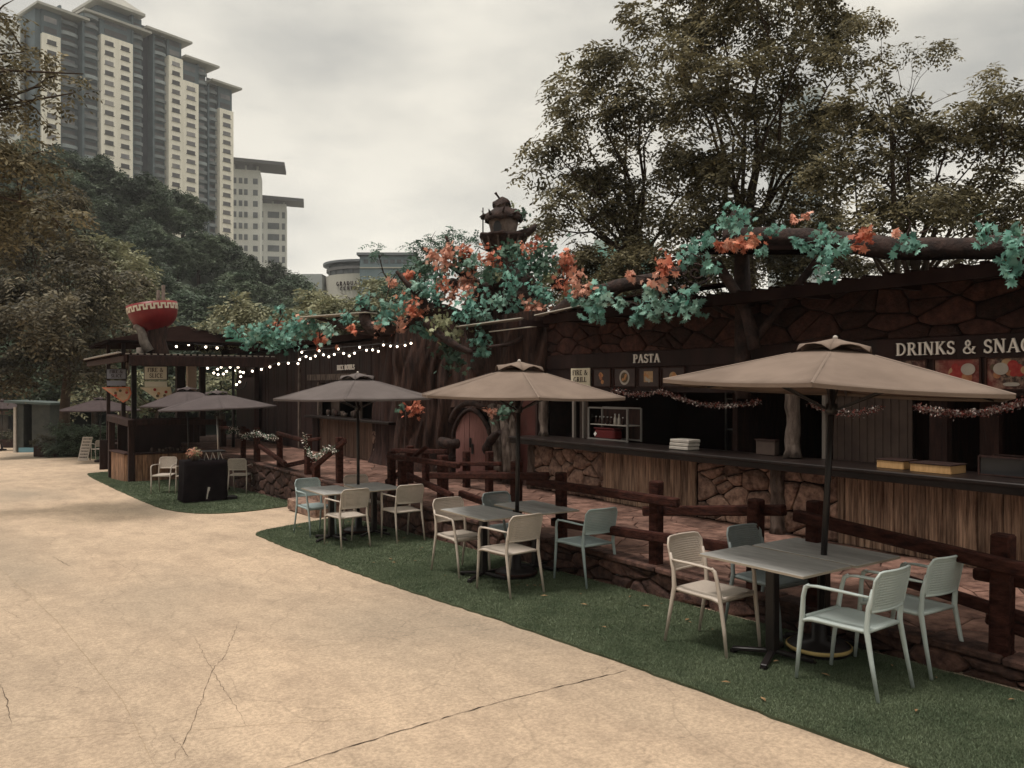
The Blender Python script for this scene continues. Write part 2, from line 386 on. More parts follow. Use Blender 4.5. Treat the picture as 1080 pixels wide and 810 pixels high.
# serif letters drawn as strokes: (points, width); unit cap height, arcs as polylines
def arc(cx, cy, rx, ry, a0, a1, n=10):
    return [(cx + rx * math.cos(R(a0 + (a1 - a0) * i / n)), cy + ry * math.sin(R(a0 + (a1 - a0) * i / n))) for i in range(n + 1)]
TK, TN = .15, .075
def sf(x, y, w=.30): return ([(x - w / 2, y), (x + w / 2, y)], .055)
GL = {
 'P': (.62, [([(.15, 0), (.15, 1)], TK), ([(.15, .96), (.33, .96)] + arc(.33, .72, .22, .24, 90, -90) + [(.15, .48)], .11), sf(.15, .03), sf(.1, .97, .2)]),
 'A': (.74, [([(.08, 0), (.36, 1)], TN), ([(.36, 1), (.66, 0)], TK), ([(.18, .34), (.54, .34)], .07), sf(.08, .03, .22), sf(.66, .03, .24)]),
 'S': (.56, [(arc(.29, .73, .19, .22, 25, 250) + arc(.27, .26, .22, .23, 75, -160), .12), ([(.47, .72), (.47, .95)], .05), ([(.06, .05), (.06, .3)], .05)]),
 'T': (.66, [([(.33, 0), (.33, 1)], TK), ([(.03, .95), (.63, .95)], .08), sf(.33, .03), ([(.05, .97), (.05, .76)], .05), ([(.61, .97), (.61, .76)], .05)]),
 'D': (.78, [([(.15, 0), (.15, 1)], TK), ([(.15, .95), (.3, .95)] + arc(.3, .5, .37, .45, 90, -90, 14) + [(.15, .05)], .11), sf(.12, .03, .22), sf(.12, .97, .22)]),
 'R': (.72, [([(.15, 0), (.15, 1)], TK), ([(.15, .96), (.33, .96)] + arc(.33, .73, .2, .23, 90, -90) + [(.15, .5)], .11), ([(.36, .5), (.62, .03)], .13), sf(.15, .03), sf(.1, .97, .2), sf(.64, .03, .18)]),
 'I': (.32, [([(.16, 0), (.16, 1)], TK), sf(.16, .03), sf(.16, .97)]),
 'N': (.80, [([(.14, 0), (.14, 1)], TN), ([(.14, 1), (.64, 0)], TK), ([(.64, 0), (.64, 1)], TN), sf(.14, .03, .24), sf(.64, .97, .24), sf(.08, .97, .18)]),
 'K': (.74, [([(.15, 0), (.15, 1)], TK), ([(.2, .45), (.58, .97)], TN), ([(.3, .58), (.64, .03)], .14), sf(.15, .03), sf(.15, .97), sf(.66, .03, .2), sf(.58, .97, .22)]),
 'C': (.70, [(arc(.38, .5, .29, .46, 45, 315, 16), .12), ([(.6, .72), (.6, .97)], .05)]),
 'F': (.58, [([(.15, 0), (.15, 1)], TK), ([(.15, .95), (.52, .95)], .08), ([(.15, .5), (.42, .5)], .07), sf(.15, .03), ([(.52, .97), (.52, .78)], .05)]),
 'E': (.62, [([(.15, 0), (.15, 1)], TK), ([(.15, .95), (.54, .95)], .08), ([(.15, .5), (.44, .5)], .07), ([(.15, .05), (.56, .05)], .08), ([(.54, .97), (.54, .8)], .05), ([(.56, .03), (.56, .24)], .05), sf(.1, .03, .2), sf(.1, .97, .2)]),
 'L': (.58, [([(.15, 0), (.15, 1)], TK), ([(.15, .05), (.52, .05)], .08), ([(.52, .03), (.52, .26)], .05), sf(.15, .97), sf(.1, .03, .2)]),
 'B': (.66, [([(.15, 0), (.15, 1)], TK), ([(.15, .96), (.32, .96)] + arc(.32, .75, .18, .21, 90, -90) + [(.15, .54)], .1), ([(.32, .52)] + arc(.34, .28, .23, .24, 90, -90) + [(.15, .04)], .1), sf(.1, .03, .2), sf(.1, .97, .2)]),
 'O': (.78, [(arc(.38, .5, .3, .45, 0, 360, 20), .12)]),
 'G': (.76, [(arc(.38, .5, .29, .46, 50, 320, 16), .12), ([(.61, .08), (.61, .45)], .12), sf(.58, .45, .26)]),
 'U': (.76, [([(.14, 1), (.14, .3)] + arc(.38, .3, .24, .26, 180, 360) + [(.62, .3), (.62, 1)], .11), sf(.14, .97, .26), sf(.62, .97, .24)]),
 'W': (1.0, [([(.06, 1), (.27, 0)], TK), ([(.27, 0), (.48, 1)], TN), ([(.48, 1), (.7, 0)], TK), ([(.7, 0), (.92, 1)], TN), sf(.06, .97, .2), sf(.48, .97, .2), sf(.92, .97, .18)]),
 '&': (.86, [([(.78, .5), (.62, .2), (.45, .04), (.28, .02), (.12, .1), (.08, .26), (.16, .42), (.36, .56), (.48, .7), (.48, .88), (.36, .99), (.24, .9), (.22, .76), (.3, .58), (.5, .3), (.7, .06), (.84, .02)], .10), ([(.66, .5), (.86, .5)], .05)]),
 ' ': (.38, []),
}
def strokes(mb, st, o, ux, uy, h, t, bold=1.0):
    o = Vector(o); ux = Vector(ux); uy = Vector(uy); nr = ux.cross(uy).normalized()
    for k, (pts, w) in enumerate(st):
        w = w * h * bold / 2; zz = k * .0004
        pl = [Vector((p[0] * h, p[1] * h)) for p in pts]; Lf = []; Rt = []
        for i, p in enumerate(pl):
            a = pl[max(i - 1, 0)]; b = pl[min(i + 1, len(pl) - 1)]; d = (b - a)
            if d.length < 1e-9: d = Vector((1, 0))
            d.normalize(); nn = Vector((-d.y, d.x)); Lf.append(p + nn * w); Rt.append(p - nn * w)
        n = len(pl); vs = []
        for z in (0, t + zz):
            for q in Lf + Rt: vs.append(o + ux * q.x + uy * q.y + nr * z)
        fs = []
        m = 2 * n
        for i in range(n - 1):
            fs.append((m + i, m + n + i, m + n + i + 1, m + i + 1))
            fs.append((i, i + 1, m + i + 1, m + i)); fs.append((n + i, m + n + i, m + n + i + 1, n + i + 1))
        fs.append((0, m, m + n, n)); fs.append((n - 1, 2 * n - 1, m + 2 * n - 1, m + n - 1))
        mb.add(vs, fs)
def textw(s, h, sp=.06): return sum((GL[c][0] + sp) * h for c in s)
def letter_parts(s, o, ux, uy, h, t, m, parent, bold=1.0, sp=.06, width=None):
    o = Vector(o); ux = Vector(ux); x = 0
    k = 1.0 if width is None else width / textw(s, h, sp)
    for c in s:
        if c != ' ':
            mb = MB(); strokes(mb, GL[c][1], o + ux * x * k, ux * k, uy, h, t, bold); mb.build('letter', m, parent, True)
        x += (GL[c][0] + sp) * h
def text_mesh(mb, s, o, ux, uy, h, t, bold=1.0, sp=.06, width=None):
    o = Vector(o); ux = Vector(ux); x = 0
    k = 1.0 if width is None else width / textw(s, h, sp)
    for c in s:
        strokes(mb, GL[c][1], o + ux * x * k, ux * k, uy, h, t, bold); x += (GL[c][0] + sp) * h

def np_mesh(name, verts, quads, m, parent=None, smooth=False):
    me = bpy.data.meshes.new(name); nv = len(verts); nf = len(quads); k = quads.shape[1]
    me.vertices.add(nv); me.vertices.foreach_set('co', verts.astype(np.float32).ravel())
    me.loops.add(nf * k); me.loops.foreach_set('vertex_index', quads.astype(np.int32).ravel())
    me.polygons.add(nf); me.polygons.foreach_set('loop_start', np.arange(0, nf * k, k, dtype=np.int32))
    me.update(calc_edges=True); me.materials.append(m)
    o = bpy.data.objects.new(name, me); col.objects.link(o)
    if parent is not None:
        o.parent = parent; o.location = -parent.location
    return o
def norm(a): return a / (np.linalg.norm(a, axis=1, keepdims=True) + 1e-9)
def sprays(blobs, per, leaf, pairs, rng, droop=.35, twig=1.0, clump=10, cl_r=.27, wid=.44):
    """compound-leaf sprays spread in uneven clumps through the blobs; returns verts, quads"""
    O = []; DR = []
    for (c, r, w) in blobs:
        c = np.array(c); n = max(3, int(per * w))
        sub = rng.normal(size=(clump, 3)); sub = norm(sub) * (rng.random((clump, 1)) ** .45) * r * .9
        sub[:, 2] *= .75
        which = rng.integers(0, clump, n)
        p = sub[which] + rng.normal(size=(n, 3)) * r * cl_r * .62 * np.array([1, 1, .7])
        O.append(p + c); d = norm(p * np.array([1, 1, .3]) + rng.normal(size=(n, 3)) * r * .55); d[:, 2] = d[:, 2] * .5 - droop * rng.random(n)
        DR.append(norm(d))
    O = np.concatenate(O); DR = np.concatenate(DR); n = len(O)
    side = norm(np.cross(DR, np.array([0, 0, 1.0]) + rng.normal(size=(n, 3)) * .25)); up = np.cross(side, DR)
    V = []; 
    for i in range(pairs):
        t = (i + .6) / pairs; ln = leaf * (1.0 - .35 * abs(t - .45)) * rng.uniform(.75, 1.2, (n, 1))
        base = O + DR * (t * twig * leaf * pairs * .62) - np.array([0, 0, 1.0]) * (t * t * twig * leaf * pairs * .22)
        for s in (-1, 1):
            ld = norm(side * s + DR * .55 + up * rng.uniform(-.45, .25, (n, 1)) - np.array([0, 0, .25]) + rng.normal(size=(n, 3)) * .15)
            wd = norm(np.cross(ld, up + rng.normal(size=(n, 3)) * .35))
            V.append(np.stack([base, base + ld * ln * .5 + wd * ln * wid / 2, base + ld * ln, base + ld * ln * .5 - wd * ln * wid / 2], 1))
    V = np.concatenate(V).reshape(-1, 3); q = np.arange(len(V)).reshape(-1, 4)
    return V, q
def tree(name, label, base, blobs, lm, leaf=.1, per=160, pairs=5, seed=1, trunk_r=.2, fork=.35, group=None, droop=.35, bend=.6, limb_k=1.0, cat='tree', twigs=True, extra=None):
    rng = np.random.default_rng(seed); rr = random.Random(seed)
    base = Vector(base); t = thing(name, label, cat, base, 0, group)
    V, q = sprays(blobs, per, leaf, pairs, rng, droop)
    zc = max(b[0][2] for b in blobs); zl = min(b[0][2] for b in blobs)
    fk = Vector((base.x, base.y, base.z + (zc - base.z) * fork)) + Vector((rr.uniform(-.2, .2), rr.uniform(-.2, .2), 0))
    mb = MB(); pts = []; rad = []
    for i in range(7):
        s = i / 6; p = base.lerp(fk, s) + Vector((math.sin(s * 5 + seed) * .06, math.cos(s * 4 + seed) * .06, 0)) * bend * (1 if 0 < i < 6 else .3)
        pts.append(p); rad.append(trunk_r * (1.25 - .5 * s) if i else trunk_r * 1.5)
    mb.tube(pts, rad, 10, wob=.06, rng=rr); mb.build('trunk', M['twig'], t, True)
    for (c, r, w) in blobs:
        c = Vector(c); lm_ = MB(); a = fk - Vector((0, 0, rr.uniform(0, .15) * (fk.z - base.z))); L_ = (c - a).length
        mid = a.lerp(c, .45) + Vector((rr.uniform(-1, 1), rr.uniform(-1, 1), rr.uniform(.0, 1.3))) * L_ * .22
        pp = []; 
        for i in range(7):
            s = i / 6; pp.append((1 - s) ** 2 * a + 2 * s * (1 - s) * mid + s * s * c + (Vector((rr.gauss(0, 1), rr.gauss(0, 1), rr.gauss(0, 1))) * L_ * .018 if 0 < i < 6 else Vector()))
        r0 = trunk_r * .36 * limb_k
        lm_.tube(pp, [r0 * (1 - .85 * i / 6) for i in range(7)], 6)
        for k in range(6 if twigs else 2):
            s0 = pp[rr.randint(3, 6)]; dv = Vector((rr.gauss(0, 1), rr.gauss(0, 1), rr.gauss(.3, .6))).normalized() * r * rr.uniform(.6, 1.1)
            lm_.tube([s0, s0 + dv * .5 + Vector((0, 0, r * .1)), s0 + dv], [r0 * .28, r0 * .18, r0 * .06], 4)
        lm_.build('limb', M['twig'], t, True)
    np_mesh('crown', V, q, lm, t)
    return t
def pb(lst, d, jd=0.0, seed=0, wk=1.0):
    """(px, py, rpx) -> world blobs round depth d, spread in depth"""
    rr = random.Random(seed); o = []
    for b in lst:
        dd = d + rr.uniform(-jd, jd); p = D(b[0], b[1], dd); r = b[2] * dd / F
        o.append((tuple(p), r, (b[3] if len(b) > 3 else 1.0) * wk * (b[2] / 40.0) ** 2))
    return o

# ================================================================== SETTING: ground, paving, terrace
mb = MB(); X0, X1 = -500, 500; ys = [-60, 95, 600]; zs = [1.98 - .03, -3.135 - .03, -3.2]
for i in range(3): mb.v += [(X0, ys[i], zs[i]), (X1, ys[i], zs[i])]
for i in range(2): mb.f.append((2 * i, 2 * i + 1, 2 * i + 3, 2 * i + 2)); mb.mi.append(0); mb.sm.append(False)
struct('ground', mb, M['farground'])
mb = MB(); mb.add([(-30, -20, .66), (8.2, -20, .66), (8.2, 95, -3.135), (-30, 95, -3.135)], [(0, 1, 2, 3)]); struct('pavement', mb, M['conc'])
def crackline(mb, pix, w, seed, wob=.009):
    rr = random.Random(seed); P = [G(*p) for p in pix]; pts = []
    for i in range(len(P) - 1):
        n = max(2, int((P[i + 1] - P[i]).length / .05))
        for k in range(n): pts.append(P[i].lerp(P[i + 1], k / n) + Vector((rr.uniform(-wob, wob), rr.uniform(-wob, wob), 0)))
    vs = []; n = len(pts)
    for i, p in enumerate(pts):
        t = (pts[min(i + 1, n - 1)] - pts[max(0, i - 1)]).normalized(); s = Vector((-t.y, t.x, 0)); ww = w * rr.uniform(.25, 1.15) * min(1, (i + 2) / 8, (n - i + 2) / 8) / 2
        for q in (p + s * ww, p - s * ww): vs.append((q.x, q.y, gz(q.y) + .004))
    mb.add(vs, [(2 * i, 2 * i + 1, 2 * i + 3, 2 * i + 2) for i in range(n - 1)])
mb = MB()
for k, (pix, w) in enumerate([([(285, 815), (370, 788), (440, 766), (540, 737), (610, 720), (668, 706)], .010), ([(205, 672), (228, 715), (248, 745), (262, 770)], .003),
        ([(0, 722), (8, 742), (12, 765)], .005), ([(180, 808), (200, 770), (212, 740), (222, 710), (238, 690), (252, 655)], .0035), ([(180, 776), (203, 802)], .004),
        ([(55, 587), (75, 598)], .008), ([(165, 665), (172, 668)], .008), ([(0, 640), (25, 655)], .003), ([(395, 645), (412, 650)], .006), ([(115, 590), (160, 612)], .003)]):
    crackline(mb, pix, w, k)
struct('pavement_crack', mb, M['crack'])
mb = MB()
crackline(mb, [(0, 600), (60, 655), (130, 740), (165, 812)], .004, 40, .004)
for k, y in enumerate([628, 690, 770]): crackline(mb, [(0, y + 12), (200, y), (420, y - 14)], .004, 50 + k, .008)
struct('paving_joint', mb, M['joint'])
from mathutils.geometry import tessellate_polygon
def smooth_poly(P, it=2):
    for _ in range(it):
        r = []
        for i in range(len(P)):
            a = P[i]; b = P[(i + 1) % len(P)]; r += [(a[0] * .75 + b[0] * .25, a[1] * .75 + b[1] * .25), (a[0] * .25 + b[0] * .75, a[1] * .25 + b[1] * .75)]
        P = r
    return P
def turf(P, seed):
    rr = random.Random(seed); Q = []
    for i in range(len(P)):
        a = P[i]; b = P[(i + 1) % len(P)]; n = max(1, int(math.dist(a, b) / .12))
        for k in range(n):
            t = k / n; Q.append((a[0] + (b[0] - a[0]) * t + rr.uniform(-.014, .014), a[1] + (b[1] - a[1]) * t + rr.uniform(-.012, .012)))
    mb = MB(); n = len(Q); vs = [(x, y, gz(y) + .018) for x, y in Q] + [(x, y, gz(y) - .01) for x, y in Q]
    tris = tessellate_polygon([[Vector((x, y, 0)) for x, y in Q]])
    mb.add(vs, [tuple(t) for t in tris] + [(i, (i + 1) % n, (i + 1) % n + n, i + n) for i in range(n)])
    struct('artificial_turf', mb, M['turf'])
T1 = smooth_poly([(4.17, -3), (4.16, 1), (4.13, 3.5), (4.08, 6), (3.93, 8), (3.86, 10), (3.82, 12.6), (3.95, 13.1), (4.9, 13.5), (5.78, 13.9), (5.78, 13.8), (5.78, -3)], 2)
T2 = smooth_poly([(4.1, 15.7), (3.45, 16.9), (3.34, 19), (3.34, 23.5), (3.37, 29.2), (3.6, 30.2), (7, 30.4), (7, 17), (5.76, 16.2)], 2)
T3 = smooth_poly([(4.1, 50), (4.75, 41), (5.2, 36.2), (9, 36.4), (9, 50)], 1)
turf(T1, 1); turf(T2, 2); turf(T3, 3)
def inpoly(x, y, P):
    c = np.zeros(len(x), bool); n = len(P)
    for i in range(n):
        (x1, y1), (x2, y2) = P[i], P[(i + 1) % n]
        if y1 == y2: continue
        c ^= ((y1 > y) != (y2 > y)) & (x < (x2 - x1) * (y - y1) / (y2 - y1) + x1)
    return c
def blades(P, y0, y1, dens, h, w, rng, x1=5.79):
    n = int((x1 - 3.2) * (y1 - y0) * dens); x = rng.uniform(3.2, x1, n); y = rng.uniform(y0, y1, n); k = inpoly(x, y, P); x = x[k]; y = y[k]; n = len(x)
    a = rng.uniform(0, 6.283, n); hh = h * rng.uniform(.5, 1.2, n); lx = rng.normal(0, .5, n) * hh; ly = rng.normal(0, .5, n) * hh; z = -SL * y + .016
    V = np.stack([np.stack([x - np.cos(a) * w, y - np.sin(a) * w, z], 1), np.stack([x + np.cos(a) * w, y + np.sin(a) * w, z], 1), np.stack([x + lx, y + ly, z + hh], 1)], 1)
    return V.reshape(-1, 3)
rng = np.random.default_rng(3)
V = np.concatenate([blades(T1, 1.2, 5, 34000, .015, .0024, rng), blades(T1, 5, 9, 14000, .016, .0034, rng), blades(T1, 9, 14, 5000, .018, .005, rng), blades(T2, 15.5, 30.3, 1600, .022, .009, rng, 7)])
tag(np_mesh('turf_blades', V, np.arange(len(V)).reshape(-1, 3), M['blade']), 'short green artificial grass blades on the turf strips', kind='stuff')

mb = MB(); rr = random.Random(15)
for k in range(70):
    x = rr.uniform(4.25, 5.7); y = rr.uniform(1.8, 13) if k < 52 else rr.uniform(17, 28); x = x if k < 52 else rr.uniform(4.3, 6); a = rr.uniform(0, 6.28); L_ = rr.uniform(.018, .04); zz = gz(y) + (.036 if x > 4.2 else .008)
    d = Vector((math.cos(a), math.sin(a), 0)) * L_; n = Vector((-d.y, d.x, 0)) * .4; p = Vector((x, y, zz))
    mb.add([p - d, p + n + Vector((0, 0, .006)), p + d, p - n + Vector((0, 0, .004))], [(0, 1, 2, 3)])
tag(mb.build('fallen_leaves', mat('dry_leaf', (.16, .09, .04), (.28, .18, .09), scale=20, rough=.8)), kind='stuff')

# terrace with flagstones and a low stone edge
ZD = .10
mb = MB(); mb.box((7.35, 14.2, ZD - .72), (2.9, 33.6, 1.40)); mb.box((10.6, 14.2, ZD - .72), (3.6, 33.6, 1.40)); struct('terrace_base', mb, M['grout'])
mb = MB(); stones(mb, (0, 0, ZD - .018), (1, 0, 0), (0, 1, 0), 5.86, 8.6, -2.5, 13.2, .48, .42, .014, 11, .008, False)
stones(mb, (0, 0, ZD - .018), (1, 0, 0), (0, 1, 0), 5.86, 8.6, 13.2, 31, .55, .5, .014, 12, .010, False); struct('terrace_flagstones', mb, M['flag'])
mb = MB(); rr = random.Random(8)
stones(mb, (5.9, 0, 0), (0, -1, 0), (0, 0, 1), -8, 2.5, -.5, ZD - .05, .34, .13, .07, 21, .008)
stones(mb, (5.9, 0, 0), (0, -1, 0), (0, 0, 1), -31, -8, -1.05, ZD - .05, .36, .17, .07, 22, .008)
y = -2.5
while y < 31:                                            # coping of long flat stones
    l = rr.uniform(.35, .75); mb.box((5.93 + rr.uniform(-.015, .015), y + l / 2, ZD - .022 + rr.uniform(-.006, .006)), (.25, l - .012, .055), None, 0, .012); y += l
tag(mb.build('retaining_wall', M['edgestone']), 'low dark stone edging wall that carries the red flagstone terrace', 'wall')
st = thing('stone_steps', 'two low stone steps up to the terrace beside the farthest dining set', 'steps', (5.55, 14.8, gz(14.8)))
for k in range(2):
    mb = MB(); mb.box((5.62 + .18 * k, 14.8, gz(14.8) + .11 + .2 * k), (.62 - .3 * k, 1.5, .22), None, 0, .02); mb.build('step', M['stone'], st, True)

# ================================================================== SNACK PAVILION (near building)
bd = thing('snack_pavilion', 'dark stone snack bar building with long serving counter and flat roof', 'building', (9, 4, ZD))
def bpart(name, mb, m, label=None): return tag(mb.build(name, m, bd, True), label)
mb = MB(); mb.box((9.06, 4.75, 2.78), (.2, 14.5, .62)); bpart('wall_core', mb, M['mortar'])
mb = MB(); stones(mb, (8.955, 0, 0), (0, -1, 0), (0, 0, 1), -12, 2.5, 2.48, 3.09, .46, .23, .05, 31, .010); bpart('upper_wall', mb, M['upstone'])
mb = MB(); mb.box((8.93, 4.75, 2.36), (.06, 14.5, .25), None, 0, .01); bpart('sign_board', mb, M['dwood'])
mb = MB(); mb.box((8.95, 4.75, 2.04), (.05, 14.5, .40)); bpart('fascia_panel', mb, M['dwood'])
mb = MB()
rm = Matrix.Rotation(R(-1.5), 3, 'Y')
mb.box((10.9, 4.15, 3.18), (5.3, 13.8, .05), rm); mb.box((8.27, 4.15, 3.06), (.05, 13.85, .13))
for k in range(55): mb.box((10.9, -2.6 + k * .25, 3.22), (5.3, .05, .03), rm)
bpart('roof', mb, M['roof'])
for k in range(13): bpart('rafter', MB().box((8.62, -2 + k * 1.15, 3.06), (.7, .07, .1)), M['dwood'])
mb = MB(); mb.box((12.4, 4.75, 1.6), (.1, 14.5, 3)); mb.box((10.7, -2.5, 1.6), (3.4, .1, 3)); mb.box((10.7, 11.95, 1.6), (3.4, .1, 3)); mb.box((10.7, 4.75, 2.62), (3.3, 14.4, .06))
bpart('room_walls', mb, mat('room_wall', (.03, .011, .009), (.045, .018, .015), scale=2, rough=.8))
for y_ in (5.3, 8.0): bpart('partition', MB().box((10.9, y_, 1.3), (2.8, .09, 2.6)), M['dwood2'])
# counter
mb = MB(); mb.box((8.5, 5.0, 1.01), (.78, 13.9, .045), None, 0, .01); mb.box((8.16, 5.0, .965), (.05, 13.9, .10), None, 0, .008); bpart('counter_top', mb, M['counter'])
mb = MB(); mb.box((8.62, 5, .53), (.14, 13.6, .92)); bpart('counter_core', mb, M['mortar'])
def planks(mb, x, y0, y1, z0, z1, seed, w=.09, nx=-1):
    rr = random.Random(seed); y = y0
    while y < y1:
        l = rr.uniform(.5, 1.4) * w; mb.box((x + rr.uniform(-.012, .012), min(y + l / 2, y1), (z0 + z1) / 2), (.05, l, z1 - z0), Matrix.Rotation(R(rr.uniform(-1.2, 1.2)), 3, 'X'), 0, .010); y += l
mb = MB(); planks(mb, 8.50, 7.85, 9.75, ZD, .94, 1); bpart('plank_cladding', mb, M['plank'])
mb = MB(); planks(mb, 8.50, -2, 5.6, ZD, .94, 2, .075); bpart('plank_cladding', mb, M['plank'])
mb = MB(); stones(mb, (8.55, 0, 0), (0, -1, 0), (0, 0, 1), -11.75, -9.78, ZD, .93, .34, .25, .08, 32, .012); bpart('stone_cladding', mb, M['stone'])
mb = MB(); stones(mb, (8.55, 0, 0), (0, -1, 0), (0, 0, 1), -7.82, -5.62, ZD, .93, .38, .27, .08, 35, .012); bpart('stone_cladding', mb, M['stone'])
rr = random.Random(4)
for (x, y, z0, z1, r) in [(8.42, 6.42, ZD, .95, .085), (8.62, 6.35, 1.03, 2.0, .09), (8.46, 11.72, ZD, .98, .07), (8.62, 11.55, 1.03, 2.0, .08)]:
    mb = MB(); n = 9; mb.tube([(x + rr.uniform(-.012, .012), y + rr.uniform(-.012, .012), z0 + (z1 - z0) * i / n) for i in range(n + 1)], [r * rr.uniform(.88, 1.12) * (1.25 if i == 0 else 1) for i in range(n + 1)], 14, wob=.09, rng=rr)
    bpart('trunk_post', mb, M['gbark'])
for y_, w_ in ((6.08, .05), (11.05, .05), (10.78, .035)): bpart('window_jamb', MB().box((8.9, y_, 1.5), (.05, w_, .96)), mat('jamb_paint', (.20, .17, .15), rough=.6))
mb = MB()
for i in range(20): mb.box((9.0 + .012 * (i % 2), 6.0 - i * .05, 1.5), (.02, .052, .98))
bpart('curtain', mb, M['curtain'])
mb = MB(); mb.box((9.02, 10.92, 1.5), (.02, .22, .96)); bpart('curtain', mb, M['curtain'])
for x_, y_ in ((9.1, 4.75), (9.3, 4.3)): bpart('inner_pillar', MB().box((x_, y_, 1.5), (.1, .2, .96)), M['dwood2'])

# raised lettering
def sign_word(text, p, h, width, label, m=None, t=.02, name='sign_lettering', sp=.08, bold=1.05):
    s = thing(name, label, 'sign', p); letter_parts(text, p, (0, -1, 0), (0, 0, 1), h, t, m or M['letters'], s, bold, sp, width); return s
sign_word('PASTA', Vector((8.89, 9.52, 2.30)), .135, .60, 'raised white letters PASTA on the dark board above the food pictures')
sign_word('DRINKS & SNACKS', Vector((8.89, 5.14, 2.285)), .142, 1.66, 'raised white letters DRINKS & SNACKS above the near serving counter')

# menu boards
def menu(y0, y1, z0, z1, label, kind, seed, X=8.90):
    t = thing('menu_board', label, 'menu board', (X, (y0 + y1) / 2, z0), 0, 'framed food pictures above the counter'); rr = random.Random(seed)
    yc = (y0 + y1) / 2; zc = (z0 + z1) / 2; w = y1 - y0; h = z1 - z0
    mb = MB(); f = .018
    for (c, s) in (((X, yc, z0), (.03, w, f)), ((X, yc, z1), (.03, w, f)), ((X, y0, zc), (.028, f, h)), ((X, y1, zc), (.028, f, h))): mb.box(c, s)
    mb.build('frame', M['dwood2'], t, True)
    bgc = mat('print', (.03, .014, .012), (.05, .025, .022), scale=9, rough=.3) if kind < 10 else mat('print', (.035, .018, .014), (.30, .20, .15), scale=11, rough=.3, lo=.45, hi=.62, third=(.25, .03, .025))
    mb = MB(); mb.box((X + .012, yc, zc), (.012, w, h)); mb.build('print_panel', bgc, t, True)
    def blob(dy, dz, r, c, k, sq=1.0, ring=False):
        mb = MB(); pts = [(math.cos(R(a)) * r, math.sin(R(a)) * r * sq) for a in range(0, 360, 15)]
        mb.prism(pts, (X + .006 - .0012 * k, yc - dy, zc + dz), (0, -1, 0), (0, 0, 1), .001); mb.build('picture', c, t, True)
    if kind == 1:
        for k in range(5): blob(rr.uniform(-.04, .04), rr.uniform(-.07, .07), rr.uniform(.025, .05), P_MEAT if k % 2 else P_ORG, 1 + k)
    elif kind == 2: blob(0, 0, .12, P_PLATE, 1); blob(0, 0, .085, P_DARK, 2); [blob(rr.uniform(-.04, .04), rr.uniform(-.04, .04), .025, P_ORG, 3 + k) for k in range(4)]
    elif kind == 3:
        mb = MB(); mb.box((X + .004, yc, zc + .01), (.002, .2, .17)); mb.build('picture', P_TOAST, t, True); [blob(rr.uniform(-.07, .07), rr.uniform(-.06, .06), .03, P_ORG if k % 2 else P_PLATE, 2 + k) for k in range(5)]
    elif kind == 4: blob(0, 0, .08, P_TOAST, 1); blob(-.02, -.05, .07, P_PLATE, 2, .6); blob(.02, .03, .04, P_ORG, 3)
    elif kind >= 10:
        for k in range(10): blob(rr.uniform(-w * .4, w * .4), rr.uniform(-h * .32, h * .32), rr.uniform(.03, .075), rr.choice([P_RED, P_MEAT, P_DARK, P_TOAST, P_RED]), 1 + k)
        blob(w * .25 if kind == 11 else -w * .2, h * .15, .075, P_PLATE, 12, .85)
        for k in range(3): blob(rr.uniform(-w * .3, w * .3), -h * .33, .055, P_PLATE, 13 + k, .35)
P_MEAT = mat('pic_meat', (.30, .10, .05), (.42, .2, .1), scale=20); P_ORG = mat('pic_orange', (.40, .18, .06), (.5, .25, .12), scale=30)
P_PLATE = mat('pic_plate', (.36, .32, .28), (.45, .40, .35), scale=8); P_DARK = mat('pic_dark', (.07, .05, .025), (.13, .09, .05), scale=30)
P_TOAST = mat('pic_toast', (.36, .22, .12), (.48, .32, .18), scale=25); P_RED = mat('pic_red', (.28, .02, .02), (.36, .05, .04), scale=20)
for (x0, x1_, k, l) in [(625, 644, 1, 'framed picture of browned meat, first right of the white FIRE & GRILL board'), (647, 670, 2, 'framed picture of a round white plate of pasta'),
                       (672.5, 695, 3, 'framed picture of a square slice of bake, below the PASTA letters'), (697.5, 722, 4, 'framed picture of a small bowl, partly behind the big tan parasol')]:
    a = PX(x0, 400, 8.9).y; b = PX(x1_, 400, 8.9).y; menu(b, a, 1.92, 2.22, l, k, k)
for (x0, x1_, k, l) in [(938, 977, 10, 'framed food print mostly covered by the edge of the near parasol'), (985, 1034, 11, 'framed print with red cups and a pale plate right of the near parasol'), (1040, 1095, 12, 'framed print of many bowls at the right edge of the picture')]:
    a = PX(x0, 400, 8.9).y; b = PX(x1_, 400, 8.9).y; menu(b, a, 1.90, 2.235, l, k, k)
a = PX(602, 400, 8.86).y; b = PX(622, 400, 8.86).y
t = thing('shop_board', 'pale board reading FIRE & GRILL beside the food pictures', 'sign', (8.86, (a + b) / 2, 1.86))
mb = MB(); mb.box((8.87, (a + b) / 2, 2.05), (.02, a - b, .38), None, 0, .004); mb.build('panel', M['cream'], t, True)
for s, z, w, o in (('FIRE &', 2.12, (a - b) * .8, (a - b) * .1), ('GRILL', 2.0, (a - b) * .7, (a - b) * .15)):
    mb = MB(); text_mesh(mb, s, (8.858, a - o, z), (0, -1, 0), (0, 0, 1), .085, .003, 1.2, .06, w); mb.build('lettering', M['dwood'], t, True)

